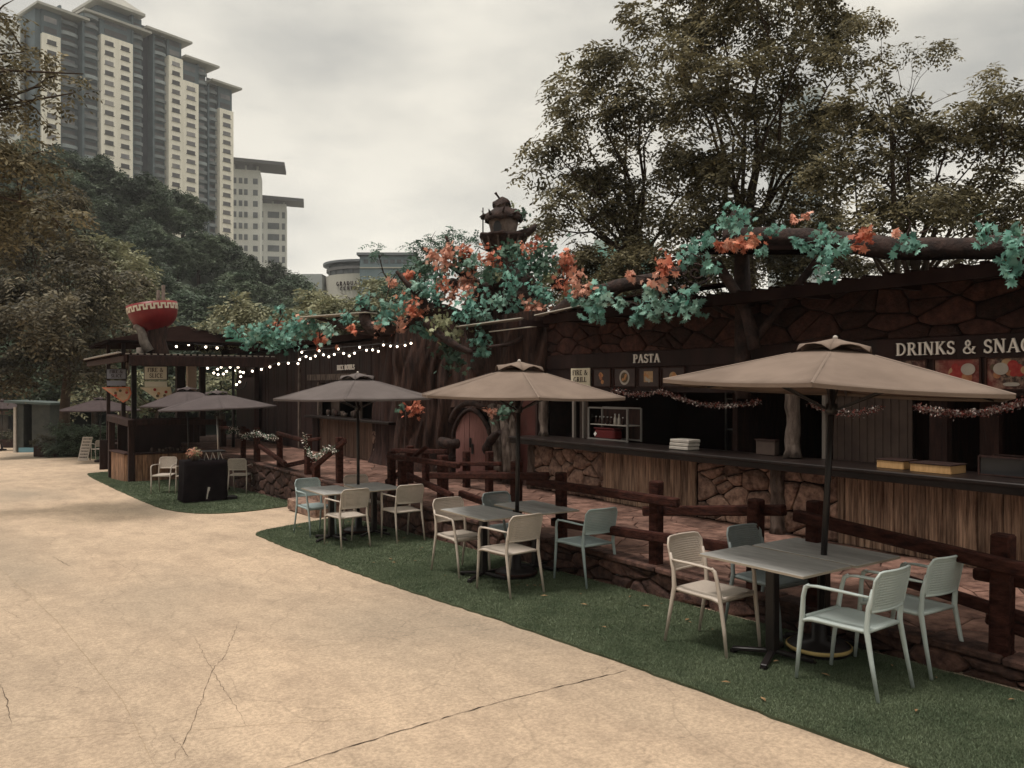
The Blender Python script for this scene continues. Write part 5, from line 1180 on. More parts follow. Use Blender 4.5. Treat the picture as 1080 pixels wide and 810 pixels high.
br([(512, 350, 16.3), (500, 335, 16.2), (508, 315, 16.2), (520, 300, 16.3)], .34, .25, 'trunk', n=14)
br([(548, 350, 16.2), (560, 330, 16.1), (556, 305, 16.1), (545, 290, 16.3)], .36, .22, 'trunk', n=14)
br([(545, 345, 15.8), (575, 340, 15.0), (600, 322, 14.2), (640, 305, 13.4), (690, 294, 12.5), (722, 284, 12.0)], .17, .07)
br([(590, 335, 14.6), (630, 322, 13.6), (665, 300, 12.9), (700, 296, 12.4)], .06, .03)
br([(520, 350, 16.0), (486, 336, 15.6), (452, 326, 15.4), (425, 343, 15.3), (400, 349, 15.3)], .17, .09)
br([(452, 327, 15.4), (442, 312, 15.3), (430, 300, 15.3), (418, 286, 15.3)], .09, .03)
br([(510, 305, 16), (492, 292, 15.9), (470, 277, 15.9), (445, 261, 15.9)], .09, .03)
br([(482, 285, 15.9), (477, 266, 15.9), (470, 249, 15.9)], .07, .025)
br([(450, 340, 15.2), (466, 355, 15.0), (484, 366, 14.9), (498, 372, 14.9)], .09, .05)
br([(545, 290, 16.4), (560, 282, 16.2), (578, 272, 16)], .10, .04)
br([(400, 349, 15.3), (386, 340, 15.4), (385, 322, 15.5)], .13, .10)
br([(400, 352, 15.3), (370, 348, 15.6), (350, 340, 15.9), (330, 334, 16.3)], .06, .03)
br([(560, 350, 15), (540, 362, 14.9), (515, 366, 14.8)], .05, .03)
rr = random.Random(9)
for (px, py, r) in [(516, 318, .22), (536, 345, .28), (548, 318, .24), (505, 335, .18), (560, 345, .2), (527, 300, .2), (478, 300, .12), (590, 300, .16), (605, 312, .14)]:
    mb = MB(); mb.sphere(D(px, py, 15.9), r, 14, 9, sc=(1, 1, rr.uniform(.8, 1.2)))
    for i in range(len(mb.v)):
        v = Vector(mb.v[i]); mb.v[i] = tuple(v + (v - D(px, py, 15.9)) * .25 * noise.noise(v * 5))
    mb.build('burl', M['branch'], ft, True)
# green sheet and flat light boards among the leaves
def board(p0, p1, w, th, m, label, name='flat_board', par=None):
    a = D(*p0); b = D(*p1); mb = MB(); mb.bar(a, b, w, th, .004)
    return mb.build(name, m, par if par is not None else ft, True)
gsh = mat('green_sheet', (.05, .22, .16), rough=.5); psh = mat('pale_sheet', (.42, .38, .32), (.5, .46, .4), scale=4, rough=.6)
board((248, 360, 17.5), (288, 355, 16.8), .5, .03, gsh, '', 'green_panel'); board((322, 335, 16.3), (392, 330, 15.4), .35, .02, psh, '', 'flat_board')
board((484, 345, 15.2), (552, 336, 14.8), .3, .02, psh, ''); board((516, 350, 15), (566, 344, 14.6), .04, .02, psh, ''); board((568, 333, 14.6), (620, 322, 13.8), .25, .02, psh, '')
C1 = dict(teal=[(548, 276, 12), (539, 297, 10), (494, 319, 15), (546, 323, 8), (522, 288, 8), (463, 290, 9), (451, 304, 8), (429, 321, 9), (567, 300, 7), (574, 314, 9), (461, 318, 9), (364, 334, 6), (381, 316, 7), (409, 331, 11), (448, 345, 8), (507, 358, 8), (507, 369, 6), (576, 344, 8), (444, 344, 6), (292, 351, 12), (312, 348, 13), (328, 342, 9), (278, 348, 9), (262, 359, 7), (245, 345, 7), (582, 345, 4), (303, 361, 8), (295, 325, 5), (629, 326, 9), (676, 323, 7), (674, 333, 7), (717, 309, 12), (633, 307, 8), (604, 312, 6), (729, 268, 8), (746, 254, 7), (748, 277, 7)],
          mintl=[(640, 312, 7), (655, 318, 6), (690, 306, 7), (700, 318, 8), (725, 322, 7), (690, 330, 6), (620, 318, 6), (500, 270, 6), (530, 312, 8), (512, 332, 7), (440, 300, 6), (405, 320, 6), (345, 345, 7), (270, 352, 6)],
          orange=[(489, 264, 7), (517, 266, 8), (558, 259, 9), (467, 300, 8), (435, 321, 9), (593, 281, 7), (595, 297, 7), (558, 331, 5), (597, 270, 6), (337, 356, 6), (293, 341, 4), (370, 346, 4), (412, 345, 4), (498, 280, 4), (705, 277, 8), (758, 259, 4), (431, 288, 5)],
          pinkl=[(468, 274, 8), (493, 294, 8), (493, 308, 7), (477, 311, 5), (472, 262, 5), (564, 319, 7), (576, 323, 6), (451, 324, 4), (398, 344, 6), (423, 339, 6), (434, 323, 5), (412, 296, 4), (611, 302, 7), (621, 302, 5), (695, 294, 8), (667, 291, 4), (452, 268, 5), (317, 339, 4), (606, 290, 5)],
          dkgreen=[(539, 260, 9), (572, 264, 9), (572, 279, 11), (486, 275, 9), (516, 290, 7), (480, 380, 10), (474, 366, 7), (445, 280, 9), (582, 262, 6)], ltgreen=[(464, 341, 10), (478, 352, 8), (522, 286, 5), (575, 290, 6)])
sd_ = 100
def dep(px, py):
    if px < 345: return 17.2 - (px - 240) * .008
    if px < 600: return 15.3 if py > 295 else 15.7
    return 15.3 - (px - 600) * .022
nlc = 0
for c, L_ in C1.items():
    for (px, py, r) in L_:
        sd_ += 1; d = dep(px, py) + rr.uniform(-.25, .15); d = min(d, 7.95 / ray(px, 0).x) if px >= 600 else d; maple('leaf_cluster', D(px, py, d), r * d / F * (1.06 if c in ('teal', 'mintl') else 1.15), M[c], ft, sd_); nlc += 1
# bare twigs that carry the leaf bunches
pts_all = sorted([(px, py, r) for L_ in C1.values() for (px, py, r) in L_])
rt = random.Random(41)
for k, (px, py, r) in enumerate(pts_all):
    near = sorted(pts_all, key=lambda q_: abs(q_[0] - px) + abs(q_[1] - py))[1:3]
    for (qx, qy, _) in near[:1 + k % 2]:
        da = min(dep(px, py), 7.98 / ray(px, 0).x) if px >= 600 else dep(px, py); db = min(dep(qx, qy), 7.98 / ray(qx, 0).x) if qx >= 600 else dep(qx, qy)
        a = D(px, py, da); b = D(qx, qy, db); mid = a.lerp(b, .5) + Vector((rt.uniform(-.1, .1), rt.uniform(-.1, .1), rt.uniform(-.05, .15)))
        e_ = b + (b - a) * rt.uniform(.3, .9) + Vector((0, 0, rt.uniform(-.15, .2)))
        if k < 98: MB().tube([a, mid, b, e_], [.014, .011, .009, .003], 5).build('twig', M['branch'], ft, True)
# little house on the tree
def rough_(mb, a, f):
    for i, v in enumerate(mb.v):
        p = Vector(v); r = Vector((p.x, p.y, 0)); k = 1 + a * 3 * noise.noise(p * f); mb.v[i] = (p.x * k, p.y * k, p.z + a * noise.noise(p * f + Vector((9, 0, 0))))
hp = D(531, 251, 16.5); th_ = thing('model_treehouse', 'tiny model house with domed roofs on top of the fantasy tree', 'model house', hp)
rr = random.Random(6)
mb = MB(); mb.lathe([(.34, -.26), (.46, -.02), (.50, 0), (.50, .05), (.30, .06), (.001, .06)], (0, 0, 0), 26)
rough_(mb, .05, 7); mb.build('platform', M['branch'], th_)
for k in range(26):
    a = 2 * math.pi * k / 26; mb = MB(); mb.bar((math.cos(a) * .47, math.sin(a) * .47, -.02), (math.cos(a) * .37, math.sin(a) * .37, -.24), .035, .02); 
    if k % 2 == 0: mb.build('skirt_slat', M['gbark'], th_)
mb = MB(); mb.tube([(0, 0, -.6), (0, 0, -.1)], [.28, .22], 14); mb.build('stalk', M['branch'], th_)
mb = MB(); mb.lathe([(.24, .05), (.27, .15), (.30, .28), (.30, .38), (.2, .42)], (0, 0, 0), 20); mb.build('wall', mat('hutwall', (.10, .075, .065), (.24, .19, .165), scale=8, rough=.9), th_)
mb = MB(); mb.lathe([(.38, .33), (.40, .37), (.36, .47), (.27, .56), (.17, .60), (.001, .62)], (0, 0, 0), 22); rough_(mb, .09, 6); rf = mb.build('roof', M['branch'], th_)
mb = MB(); mb.lathe([(.16, .58), (.165, .66)], (-.03, 0, 0), 16); mb.build('upper_wall', M['gbark'], th_)
mb = MB(); mb.lathe([(.20, .65), (.20, .68), (.15, .76), (.06, .80), (.001, .81)], (-.03, 0, 0), 18); rough_(mb, .08, 8); mb.build('upper_roof', M['branch'], th_)
mb = MB(); mb.tube([(-.08, 0, .78), (-.16, -.0, .86), (-.2, 0, .9)], [.02, .02, .03], 6); mb.build('chimney', M['branch'], th_)
v = -fw * .275 - lat * .12; mb = MB(); mb.prism([(-.08, .06), (.08, .06), (.08, .2), (.05, .27), (0, .30), (-.05, .27), (-.08, .2)], v, lat, (0, 0, 1), .03); mb.build('arched_opening', M['black'], th_)
v = -fw * .30 + lat * .04; mb = MB(); mb.prism([(-.03, .08), (.04, .08), (.04, .3), (-.03, .3)], v, lat, (0, 0, 1), .02); mb.build('shutter', M['gbark'], th_)
mb = MB(); mb.tube([lat * .3 + Vector((0, 0, .05)), lat * .5 + Vector((0, 0, .12)), lat * .62 + Vector((0, 0, .2)), lat * .66 + Vector((0, 0, .28))], [.10, .09, .06, .03], 8); mb.build('side_dormer', M['branch'], th_)
mb = MB(); mb.tube([-lat * .42 + Vector((0, 0, .05)), -lat * .42 + Vector((0, 0, .62))], .014, 6); mb.build('lamp_pole', M['black'], th_)
mb = MB(); mb.sphere(-lat * .42 + Vector((0, 0, .42)), .055, 8, 6); mb.tube([-lat * .42 + Vector((0, 0, .48)), -lat * .28 + Vector((0, 0, .5))], .012, 5); mb.build('lantern', M['black'], th_)
maple('leaf_tuft', hp + Vector((.26, -.2, .5)), .12, M['dkgreen'], th_, 5); maple('leaf_tuft', hp + Vector((.1, -.1, .72)), .10, M['ltgreen'], th_, 6, .06); maple('leaf_tuft', hp + lat * .5 + Vector((0, 0, .2)), .10, M['dkgreen'], th_, 7, .06)
for k in range(9):
    a = k * .7 + .3; MB().tube([Vector((math.cos(a) * .27, math.sin(a) * .27, .4)), Vector((math.cos(a + .3) * .42, math.sin(a + .3) * .42, .46)), Vector((math.cos(a + .4) * .50, math.sin(a + .4) * .50, .40 + .1 * (k % 3)))], [.035, .025, .01], 6).build('gnarl', M['branch'], th_); 

# log, posts and struts over the near roof
lg = thing('log_pergola', 'long horizontal log with leaf bunches on dark posts above the snack bar roof', 'pergola', D(785, 400, 10.8))
def lroot(pix, r0, r1, nm, m='branch', n=12): return br(pix, r0, r1, nm, lg, m, n)
lroot([(764, 251, 10.6), (800, 250, 10.4), (870, 254, 10.0), (940, 262, 9.5), (1010, 262, 9.1), (1100, 258, 8.6), (1300, 240, 8.0), (1600, 215, 7.4)], .135, .115, 'log', n=18)
lroot([(784, 420, 10.85), (783, 330, 10.8), (782, 235, 10.8)], .115, .11, 'post'); lroot([(795, 362, 10.6), (822, 325, 10.3), (862, 275, 10.0)], .055, .05, 'strut')
lroot([(796, 368, 10.5), (785, 325, 10.5), (755, 275, 10.6)], .085, .06, 'strut'); lroot([(718, 302, 11.6), (755, 325, 11.2), (790, 345, 10.8)], .025, .025, 'strut'); lroot([(776, 250, 10.6), (779, 240, 10.6), (783, 222, 10.6)], .16, .12, 'stump')
lroot([(870, 252, 9.9), (900, 262, 9.8), (925, 268, 9.8)], .02, .01, 'twig', n=6); lroot([(862, 256, 9.9), (880, 270, 9.8), (890, 280, 9.8)], .015, .008, 'twig', n=6); lroot([(955, 250, 9.4), (960, 235, 9.4), (950, 225, 9.4)], .012, .006, 'twig', n=6); lroot([(970, 246, 9.4), (985, 240, 9.4)], .012, .006, 'twig', n=6)
board((737, 264, 10.9), (862, 264, 9.9), .5, .05, M['roof'], '', 'shelf_board', lg); board((640, 318, 13.0), (775, 299, 10.9), .3, .03, M['roof'], '', 'shelf_board', lg)
mb = MB()
for k in range(28):
    a = k * .45; rr_ = .02 + .006 * k; p = D(733, 288, 11.6) - fw * .05 + lat * math.cos(a) * rr_ * 1.2 + Vector((0, 0, math.sin(a) * rr_)); 
    if k: mb.tube([pp_, p], .018, 6)
    pp_ = p
mb.build('snail_scroll', M['branch'], lg, True)
for c, L_ in dict(teal=[(771, 236, 10), (779, 225, 9), (867, 247, 9), (870, 284, 8), (861, 258, 7), (872, 270, 5), (890, 258, 6), (958, 254, 9), (1035, 243, 10), (1068, 268, 10), (1066, 284, 8), (1071, 244, 8), (846, 254, 5), (813, 243, 5), (802, 262, 4)],
                 orange=[(782, 255, 7), (799, 251, 5), (905, 248, 4), (915.5, 244, 4), (905, 260, 4), (915, 252, 4)], pinkl=[(948, 245, 3), (849, 226, 2.5), (838, 230, 2.5), (770, 258, 4)]).items():
    for (px, py, r) in L_:
        sd_ += 1; d = min(10.45 - (px - 770) * .0062, 7.95 / ray(px, 0).x); maple('leaf_cluster', D(px, py, d), r * d / F * 1.15, M[c], lg, sd_, dens=1.3, leaf=.095)
for (px, py, r, c, X, l) in [(440, 428, 8, 'orange', 7.9, 'bright orange leaf bunch on the bark wall left of the arched door'), (425, 427, 5, 'dkgreen', 7.95, 'dull green leaf bunch beside the bright orange one under the grey brown parasol'),
                          (518, 432, 4, 'pinkl', 8.3, 'small coral leaf bunch at the top right of the arched door'), (535, 434, 7, 'dkgreen', 8.3, 'dull green leaf bunch on the grey roots right of the arched door')]:
    sd_ += 1; p = PX(px, py, X); tag(maple('leaf_bunch', p, r * p.length / F, M[c], None, sd_), l, 'leaf bunch', None)

# ================================================================== TREES
RT = 'airy trees behind the snack bar'
b1 = [(650, 60, 32), (692, 30, 36), (605, 95, 30, .8), (578, 150, 28, .8), (632, 125, 42), (598, 185, 34), (655, 190, 42), (575, 235, 26, .7), (690, 105, 46), (720, 170, 42), (650, 245, 36), (718, 230, 40), (612, 60, 18, .5), (590, 215, 24, .7), (640, 225, 30), (560, 180, 14, .4), (620, 265, 22)]
tree('brown_leaved_tree', 'tall airy tree with drooping brown green leaves, left of the three behind the snack bar', D(672, 425, 21), pb(b1, 20, 1.3, 1), M['leafR'], .15, 230, 5, 11, .15, .42, RT, .4)
b2 = [(752, 25, 42), (800, 20, 44), (758, 85, 46), (842, 62, 40), (812, 125, 46), (868, 25, 36), (895, 62, 24, .8), (765, 165, 44), (842, 185, 44), (792, 225, 38), (742, 225, 36), (790, -20, 44), (850, -18, 34), (710, 60, 30), (870, 120, 28), (740, -10, 34), (850, 235, 34), (858, 150, 26)]
tree('brown_leaved_tree', 'tallest brown green tree in the middle behind the snack bar', D(790, 425, 18.6), pb(b2, 17.8, 1.1, 2), M['leafR'], .14, 235, 5, 12, .16, .4, RT, .4)
b3 = [(918, 118, 38), (962, 155, 44), (902, 180, 38), (1002, 125, 34), (1040, 150, 36), (1066, 100, 28), (985, 210, 40), (1052, 225, 40), (905, 232, 36), (1088, 140, 34), (940, 215, 34), (1020, 195, 34), (1096, 200, 36), (930, 88, 18, .6)]
tree('brown_leaved_tree', 'spreading olive brown tree at the right behind the snack bar sign DRINKS & SNACKS', D(972, 430, 15.4), pb(b3, 14.8, .9, 3), M['leafR'], .12, 215, 5, 13, .12, .4, RT, .4)
b4 = [(900, 28, 14, .8), (925, 20, 14, .8), (968, 55, 10, .6), (985, 48, 13, .7), (880, 55, 10, .6), (1000, 52, 12, .6), (945, 48, 12, .5), (1040, 82, 16, .9)]
tree('sapling', 'thin sparse twigs with few leaves sticking up against the sky at the upper right', D(950, 430, 14.9), pb(b4, 14.5, .3, 4, 2.0), M['leafR'], .085, 160, 5, 14, .05, .75, None, .6, limb_k=.6)
# left side
b5 = [(-10, 20, 36, .6), (25, 55, 32, .5), (0, 95, 34, .8), (50, 82, 24, .35), (30, 110, 28, .5), (78, 98, 16, .4), (-20, 150, 42), (25, 165, 30), (62, 180, 20, .6), (20, 205, 34), (-10, 240, 44), (50, 225, 26), (88, 78, 12, .3), (-30, 60, 40)]
tree('overhanging_tree', 'near brown leaved tree reaching in from the left edge in front of the apartment tower', D(-230, 440, 15), pb(b5, 15.5, 1.2, 5), M['leafL'], .13, 140, 5, 21, .22, .5, None, .5, cat='tree')
b6 = [(30, 235, 40), (70, 262, 36), (20, 300, 42), (88, 300, 34), (55, 335, 40), (108, 325, 26), (30, 370, 34), (75, 372, 34), (0, 340, 40), (5, 255, 36), (112, 355, 22), (60, 210, 24), (128, 300, 22, .7), (0, 390, 30), (100, 392, 20, .7)]
tree('olive_tree', 'broad olive brown tree with drooping twigs left of the red bowl', D(68, 455, 39), pb(b6, 38, 3, 6), M['leafO'], .28, 300, 5, 22, .20, .35, None, .55)
b7 = [(118, 268, 26), (140, 290, 24), (108, 290, 26), (150, 315, 18), (128, 318, 22), (95, 258, 20), (160, 335, 12)]
tree('light_green_tree', 'lighter green layered tree between the olive tree and the wooded hill', D(130, 450, 52), pb(b7, 50, 3, 7), M['leafB'], .36, 520, 5, 23, .3, .35, None, .2)
b8 = [(250, 325, 18), (268, 345, 20), (300, 335, 22), (330, 318, 18), (352, 332, 22), (375, 322, 22), (405, 305, 20), (420, 325, 22), (320, 350, 18), (385, 345, 20), (232, 345, 16)]
tree('shrubby_tree', 'yellow green feathery shrub trees rising behind the hut roof', D(330, 430, 33), pb(b8, 30, 2, 8), M['leafB'], .20, 560, 6, 24, .16, .3, None, .5)
b9 = [(438, 262, 13, .8), (455, 252, 10, .7), (478, 248, 12, .9), (500, 252, 10, .7), (430, 285, 18), (420, 300, 18), (455, 285, 14), (470, 262, 12), (395, 265, 10, .6), (500, 285, 14), (440, 310, 18), (520, 275, 10)]
tree('wispy_tree', 'thin wispy green tree behind the left limbs of the fantasy tree', D(455, 425, 20.5), pb(b9, 19.5, .6, 9, 1.8), M['dkgreen'], .085, 300, 5, 25, .1, .5, None, .3)
b10 = [(610, 275, 26), (650, 282, 26), (690, 268, 28), (730, 272, 28), (770, 262, 26), (820, 272, 24), (860, 268, 24), (900, 272, 22), (950, 268, 22), (1000, 262, 22), (1050, 255, 26), (1090, 250, 24), (590, 300, 22), (640, 300, 20), (680, 298, 22), (715, 292, 22), (745, 290, 20), (610, 312, 18), (650, 312, 16), (780, 285, 20), (830, 285, 20)]
tree('understorey_bush', 'dense dark bush mass low behind the snack bar roof', D(800, 430, 19), pb(b10, 18.6, .8, 10), M['leafR'], .12, 520, 5, 26, .12, .3, None, .3)
b11 = [(150, 395, 16), (120, 405, 16), (175, 400, 14), (210, 398, 16), (235, 405, 16), (255, 395, 12), (95, 410, 14), (140, 425, 16), (70, 425, 16)]
tree('far_bush', 'green bushes glimpsed between the kiosk posts', D(165, 450, 47), pb(b11, 46, 2, 11), M['leafB'], .28, 300, 4, 27, .12, .3, None, .3)
b12 = [(20, 405, 16), (-20, 395, 24), (45, 410, 12), (10, 435, 12, .5), (-50, 420, 26), (-90, 380, 40)]
tree('path_end_tree', 'dark tree closing the far left end of the path', D(-30, 450, 68), pb(b12, 68, 4, 12), M['leafM'], .42, 420, 4, 28, .25, .4, None, .3)

# ------------------------------------------------------------------ wooded hill
def sil(px):
    T = [(-200, 110), (40, 150), (80, 166), (105, 160), (130, 166), (160, 180), (200, 205), (240, 240), (280, 266), (320, 290), (350, 305), (420, 340), (520, 372), (1200, 385)]
    for (a, b), (c, d) in zip(T, T[1:]):
        if a <= px <= c: return b + (d - b) * (px - a) / (c - a)
    return T[0][1] if px < T[0][0] else T[-1][1]
def hz(r, d):                               # height of the tree tops over the hill
    px = 540 + F * r / 132.0; top = H + (HY - sil(px)) * 132 / F
    s = max(0, min(1, (d - 52) / 80)); s = s * s * (3 - 2 * s) if s < 1 else 1
    return 6.5 + (top - 6.5) * s
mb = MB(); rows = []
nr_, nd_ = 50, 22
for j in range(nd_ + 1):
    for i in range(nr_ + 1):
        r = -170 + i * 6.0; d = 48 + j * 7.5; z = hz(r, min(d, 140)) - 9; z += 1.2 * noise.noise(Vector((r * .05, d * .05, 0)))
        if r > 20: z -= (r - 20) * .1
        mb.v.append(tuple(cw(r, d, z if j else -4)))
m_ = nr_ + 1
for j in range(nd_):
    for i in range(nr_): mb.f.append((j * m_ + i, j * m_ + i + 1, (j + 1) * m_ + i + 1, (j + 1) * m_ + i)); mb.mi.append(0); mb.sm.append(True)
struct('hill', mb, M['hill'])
protos = []
for s in range(4):
    rg = np.random.default_rng(200 + s); rr = random.Random(s); bl = []
    for k in range(11):
        a = rr.uniform(0, 6.28); rad = rr.uniform(0, 3.2); z = rr.uniform(5.5, 8.6) - rad * .5; bl.append(((math.cos(a) * rad, math.sin(a) * rad, z), rr.uniform(1.3, 2.0), 1))
    bl.append(((0, 0, 8.3), 1.8, 1)); bl.append(((0, 0, 5), 2.8, 1.2))
    V, qd = sprays(bl, 210, .42, 4, rg, .25, clump=9, wid=.5)
    t = thing('hill_tree', 'x', 'tree'); mb = MB(); mb.tube([(0, 0, -1), (.1, 0, 3), (0, .1, 6.5)], [.3, .25, .12], 7); mb.build('trunk', M['twig'], t); np_mesh('crown', V, qd, [M['leafH'], M['leafH'], M['leafH'], M['leafB']][s] if False else M['leafH'], t); protos.append([t, False])
rr = random.Random(31); cnt = 0
spots = []
for d in (60, 68, 77, 87, 98, 110, 121, 130):
    w = 5.2 + (d - 60) * .012; r = -d * .78
    while r < -d * .12 + 4:
        spots.append((r + rr.uniform(-1.4, 1.4), d + rr.uniform(-3, 3))); r += w * rr.uniform(.85, 1.25)
for i, (r, d) in enumerate(spots):
    px = 540 + F * r / d
    if d < 75 and px > 330: continue
    pr = protos[rr.randrange(4)]; s = rr.uniform(.75, 1.25) * (.85 + .15 * d / 100); top = hz(r, d) + rr.uniform(-1.2, .4)
    o = pr[0] if not pr[1] else dup(pr[0]); pr[1] = True
    o.location = cw(r, d, top - 9.8 * s); o.rotation_euler = (0, 0, rr.uniform(0, 6.28)); o.scale = (s * rr.uniform(.9, 1.15), s * rr.uniform(.9, 1.15), s)
    o['label'] = 'dark green broadleaf tree in the wooded hillside below the apartment towers'; o['group'] = 'trees on the wooded hill'
    cnt += 1
print('hill trees', cnt)

# trees added out of view to keep low sky light off the walls
for (x, y, sc, a, l) in ((-11, -9, 1.15, .4, 'unseen tree added to block sky light, open side of the path behind the viewer'), (-12.5, 1, 1.25, 2.1, 'unseen tree added to block sky light, open side of the path beside the viewer'), (-12, 11, 1.2, 3.9, 'unseen tree added to block sky light, opposite the far dining set'), (-11.5, 21, 1.1, 5.2, 'unseen tree added to block sky light, opposite the plank booth'), (2.5, -14, 1.2, 1.2, 'unseen tree added to block sky light, at the path end behind the viewer')):
    o = dup(protos[int(a) % 4][0]); o.location = (x, y, gz(y) - .2); o.rotation_euler = (0, 0, a); o.scale = (sc, sc, sc * .95); o['label'] = l; o['group'] = 'unseen trees added to block low sky light'

# ================================================================== TOWERS
BL = mat('tower_blue', (.075, .10, .112), (.10, .13, .142), scale=.3, rough=.8); CRM = mat('tower_cream', (.70, .665, .57), (.78, .74, .64), scale=.25, rough=.85)
DKR = mat('tower_recess', (.035, .04, .05), rough=.9); RFM = mat('tower_roof', (.30, .29, .26), (.36, .35, .31), scale=.2, rough=.8); WIN = mat('tower_window', (.05, .05, .055), (.09, .085, .08), scale=.3, rough=.3, spec=.4, isl=.4)
BALM = mat('tower_balcony', (.15, .175, .18), (.20, .22, .225), scale=.3, rough=.8); SOFF = mat('roof_edge_pale', (.42, .40, .36), rough=.8)
def objrand(m, lo, hi):
    t = m.node_tree; p = t.nodes['Principled BSDF']; src = p.inputs['Base Color'].links[0].from_socket; o = t.nodes.new('ShaderNodeObjectInfo'); r = t.nodes.new('ShaderNodeMapRange')
    r.inputs[1].default_value = .55; r.inputs[3].default_value = lo; r.inputs[4].default_value = hi; v = t.nodes.new('ShaderNodeVectorMath'); v.operation = 'SCALE'
    t.links.new(o.outputs['Random'], r.inputs[0]); t.links.new(src, v.inputs[0]); t.links.new(r.outputs[0], v.inputs['Scale']); t.links.new(v.outputs[0], p.inputs['Base Color'])
objrand(WIN, .7, 3.2); objrand(BALM, .75, 1.5)
CRM2 = mat('tower_cream_streaked', (.66, .625, .53), (.80, .76, .66), scale=.9, rough=.85, stretch=(1, 1, .06), lo=.3, hi=.6); CRM = CRM2
d0, d1 = 232.0, 283.0; pL, pR = 38.0, 246.0
A_ = Vector(((pL - 540) / F * d0, d0)); B_ = Vector(((pR - 540) / F * d1, d1)); DIR = (B_ - A_); LEN = DIR.length; DIR.normalize()
def s_of(px):           # distance along the facade line for a pixel column
    k = (px - 540) / F; return (k * A_.y - A_.x) / (DIR.x - k * DIR.y)
def dep_of(px): return (A_ + DIR * s_of(px)).y
def zpx(px, py, off=0): return H + (HY - py) * (dep_of(px) + off) / F
org = cw(A_.x, A_.y, 0); ux_ = (cw(B_.x, B_.y, 0) - org).normalized(); ny_ = Vector((ux_.y, -ux_.x, 0));
if ny_.dot(-org) < 0: ny_ = -ny_           # towards the viewer
tw = thing('apartment_tower', 'tall cream and blue grey apartment tower with stepped roofs above the wooded hill', 'apartment tower', (org.x, org.y, 20))
TMx = Matrix((ux_, -ny_, Vector((0, 0, 1)))).transposed()
def W(s, n, z): return org + ux_ * s + ny_ * n + Vector((0, 0, z))
def tb(s0, s1, n0, n1, z0, z1, m, nm):
    mb = MB(); mb.box(W((s0 + s1) / 2, (n0 + n1) / 2, (z0 + z1) / 2), (s1 - s0, abs(n1 - n0), z1 - z0), TMx); return mb.build(nm, m, tw, True)
ZB = 25.0; FH = 3.05
# bays: px0, px1, top py, kind, front offset
bays = [(39, 45, 8, 'blue', -1.5), (45, 64, 37, 'cream', 0, 1), (64, 86, 20, 'bal', -1.2), (86, 105, 14, 'bal', .3), (105, 138.5, 42, 'cream', 1.0, 2), (138.5, 152, 26, 'bal', .0), (152, 161.5, 27, 'dark', -3.5),
        (161.5, 177, 33, 'bal', -.4), (177, 192, 61, 'cream', .6, 1), (192, 208.5, 87, 'cream', .6, 1), (208.5, 220.5, 74, 'bal', -.6), (220.5, 231.5, 84, 'bal', -1.0), (231.5, 246, 116, 'cream', .2, 1)]
roofz = lambda px: zpx(px, 8) if px < 86 else (zpx(px, 17) if px < 160 else (zpx(px, 38) if px < 193 else (zpx(px, 66) if px < 221 else zpx(px, 90))))
winN = 0; extra = MB()
for bq in bays:
    s0, s1 = s_of(bq[0]), s_of(bq[1]); mid = (bq[0] + bq[1]) / 2; top = zpx(mid, bq[2]); off = bq[4]; rz_ = roofz(mid)
    if bq[3] == 'cream':
        tb(s0 + .02, s1 - .02, off, off - 12, ZB, top, CRM, 'cream_wall'); tb(s0 + .02, s1 - .02, off - 1.0, off - 12, top, rz_, BL, 'blue_wall')
        nc = bq[5]; z = top - 2.2
        while z > ZB + 14:
            for c in range(nc):
                cs = s0 + (s1 - s0) * (c + .5) / nc; ww = (s1 - s0) / nc * (.52 if nc == 2 or bq[0] > 170 else .5)
                mb = MB(); mb.box(W(cs, off + .02, z), (ww, .2, 1.25), TMx); mb.box(W(cs, off + .18, z - .75), (ww + .5, .3, .14), TMx); tgt = mb
                if winN < 98: mb.build('window', WIN, tw, True)
                else: extra.add(mb.v, mb.f)
                winN += 1
            z -= FH
        z = top + 1.6
        while z < rz_ - 1.5:
            mb = MB(); mb.box(W((s0 + s1) / 2, off - .98, z), ((s1 - s0) * .7, .2, 1.6), TMx); mb.build('upper_window', WIN, tw, True); z += FH
    elif bq[3] == 'bal':
        tb(s0, s1, off - 1.6, off - 12, ZB, rz_, BL, 'blue_wall'); z = top - 1.5; sc_ = (s0 + s1) / 2; hw_ = (s1 - s0) / 2
        mb = MB(); mb.box(W(s0 + .3, off - .7, (ZB + rz_) / 2), (.6, 2.0, rz_ - ZB), TMx); mb.build('pier', BL, tw, True)
        while z > ZB + 14:
            mb = MB(); P = []
            for k in range(9):
                a = -1 + 2 * k / 8; P.append((sc_ + a * hw_ * .86, off - .9 + 1.6 * math.sqrt(max(0, 1 - a * a * .8))))
            vs = [W(s, n, z + dz) for dz in (-.2, 0) for s, n in P]; n_ = len(P)
            mb.add(vs, [(k, k + 1, n_ + k + 1, n_ + k) for k in range(n_ - 1)] + [tuple(range(n_)), tuple(range(n_, 2 * n_))[::-1]])
            for k in range(n_ - 1): mb.add([W(*P[k], z), W(*P[k + 1], z), W(*P[k + 1], z + .85), W(*P[k], z + .85)], [(0, 1, 2, 3)])
            mb.build('balcony', BALM, tw, True)
            mb = MB(); mb.box(W(sc_, off - 1.5, z + 1.5), (hw_ * 1.5, .15, 1.9), TMx); mb.build('balcony_glass', WIN, tw, True)
            z -= FH
    elif bq[3] == 'dark': tb(s0, s1, off, off - 12, ZB, rz_ - 2, DKR, 'recess_wall')
    else: tb(s0, s1, off, off - 12, ZB, rz_, BL, 'blue_wall')
if extra.v: tag(extra.build('window_rest', WIN, tw, True), kind='stuff')
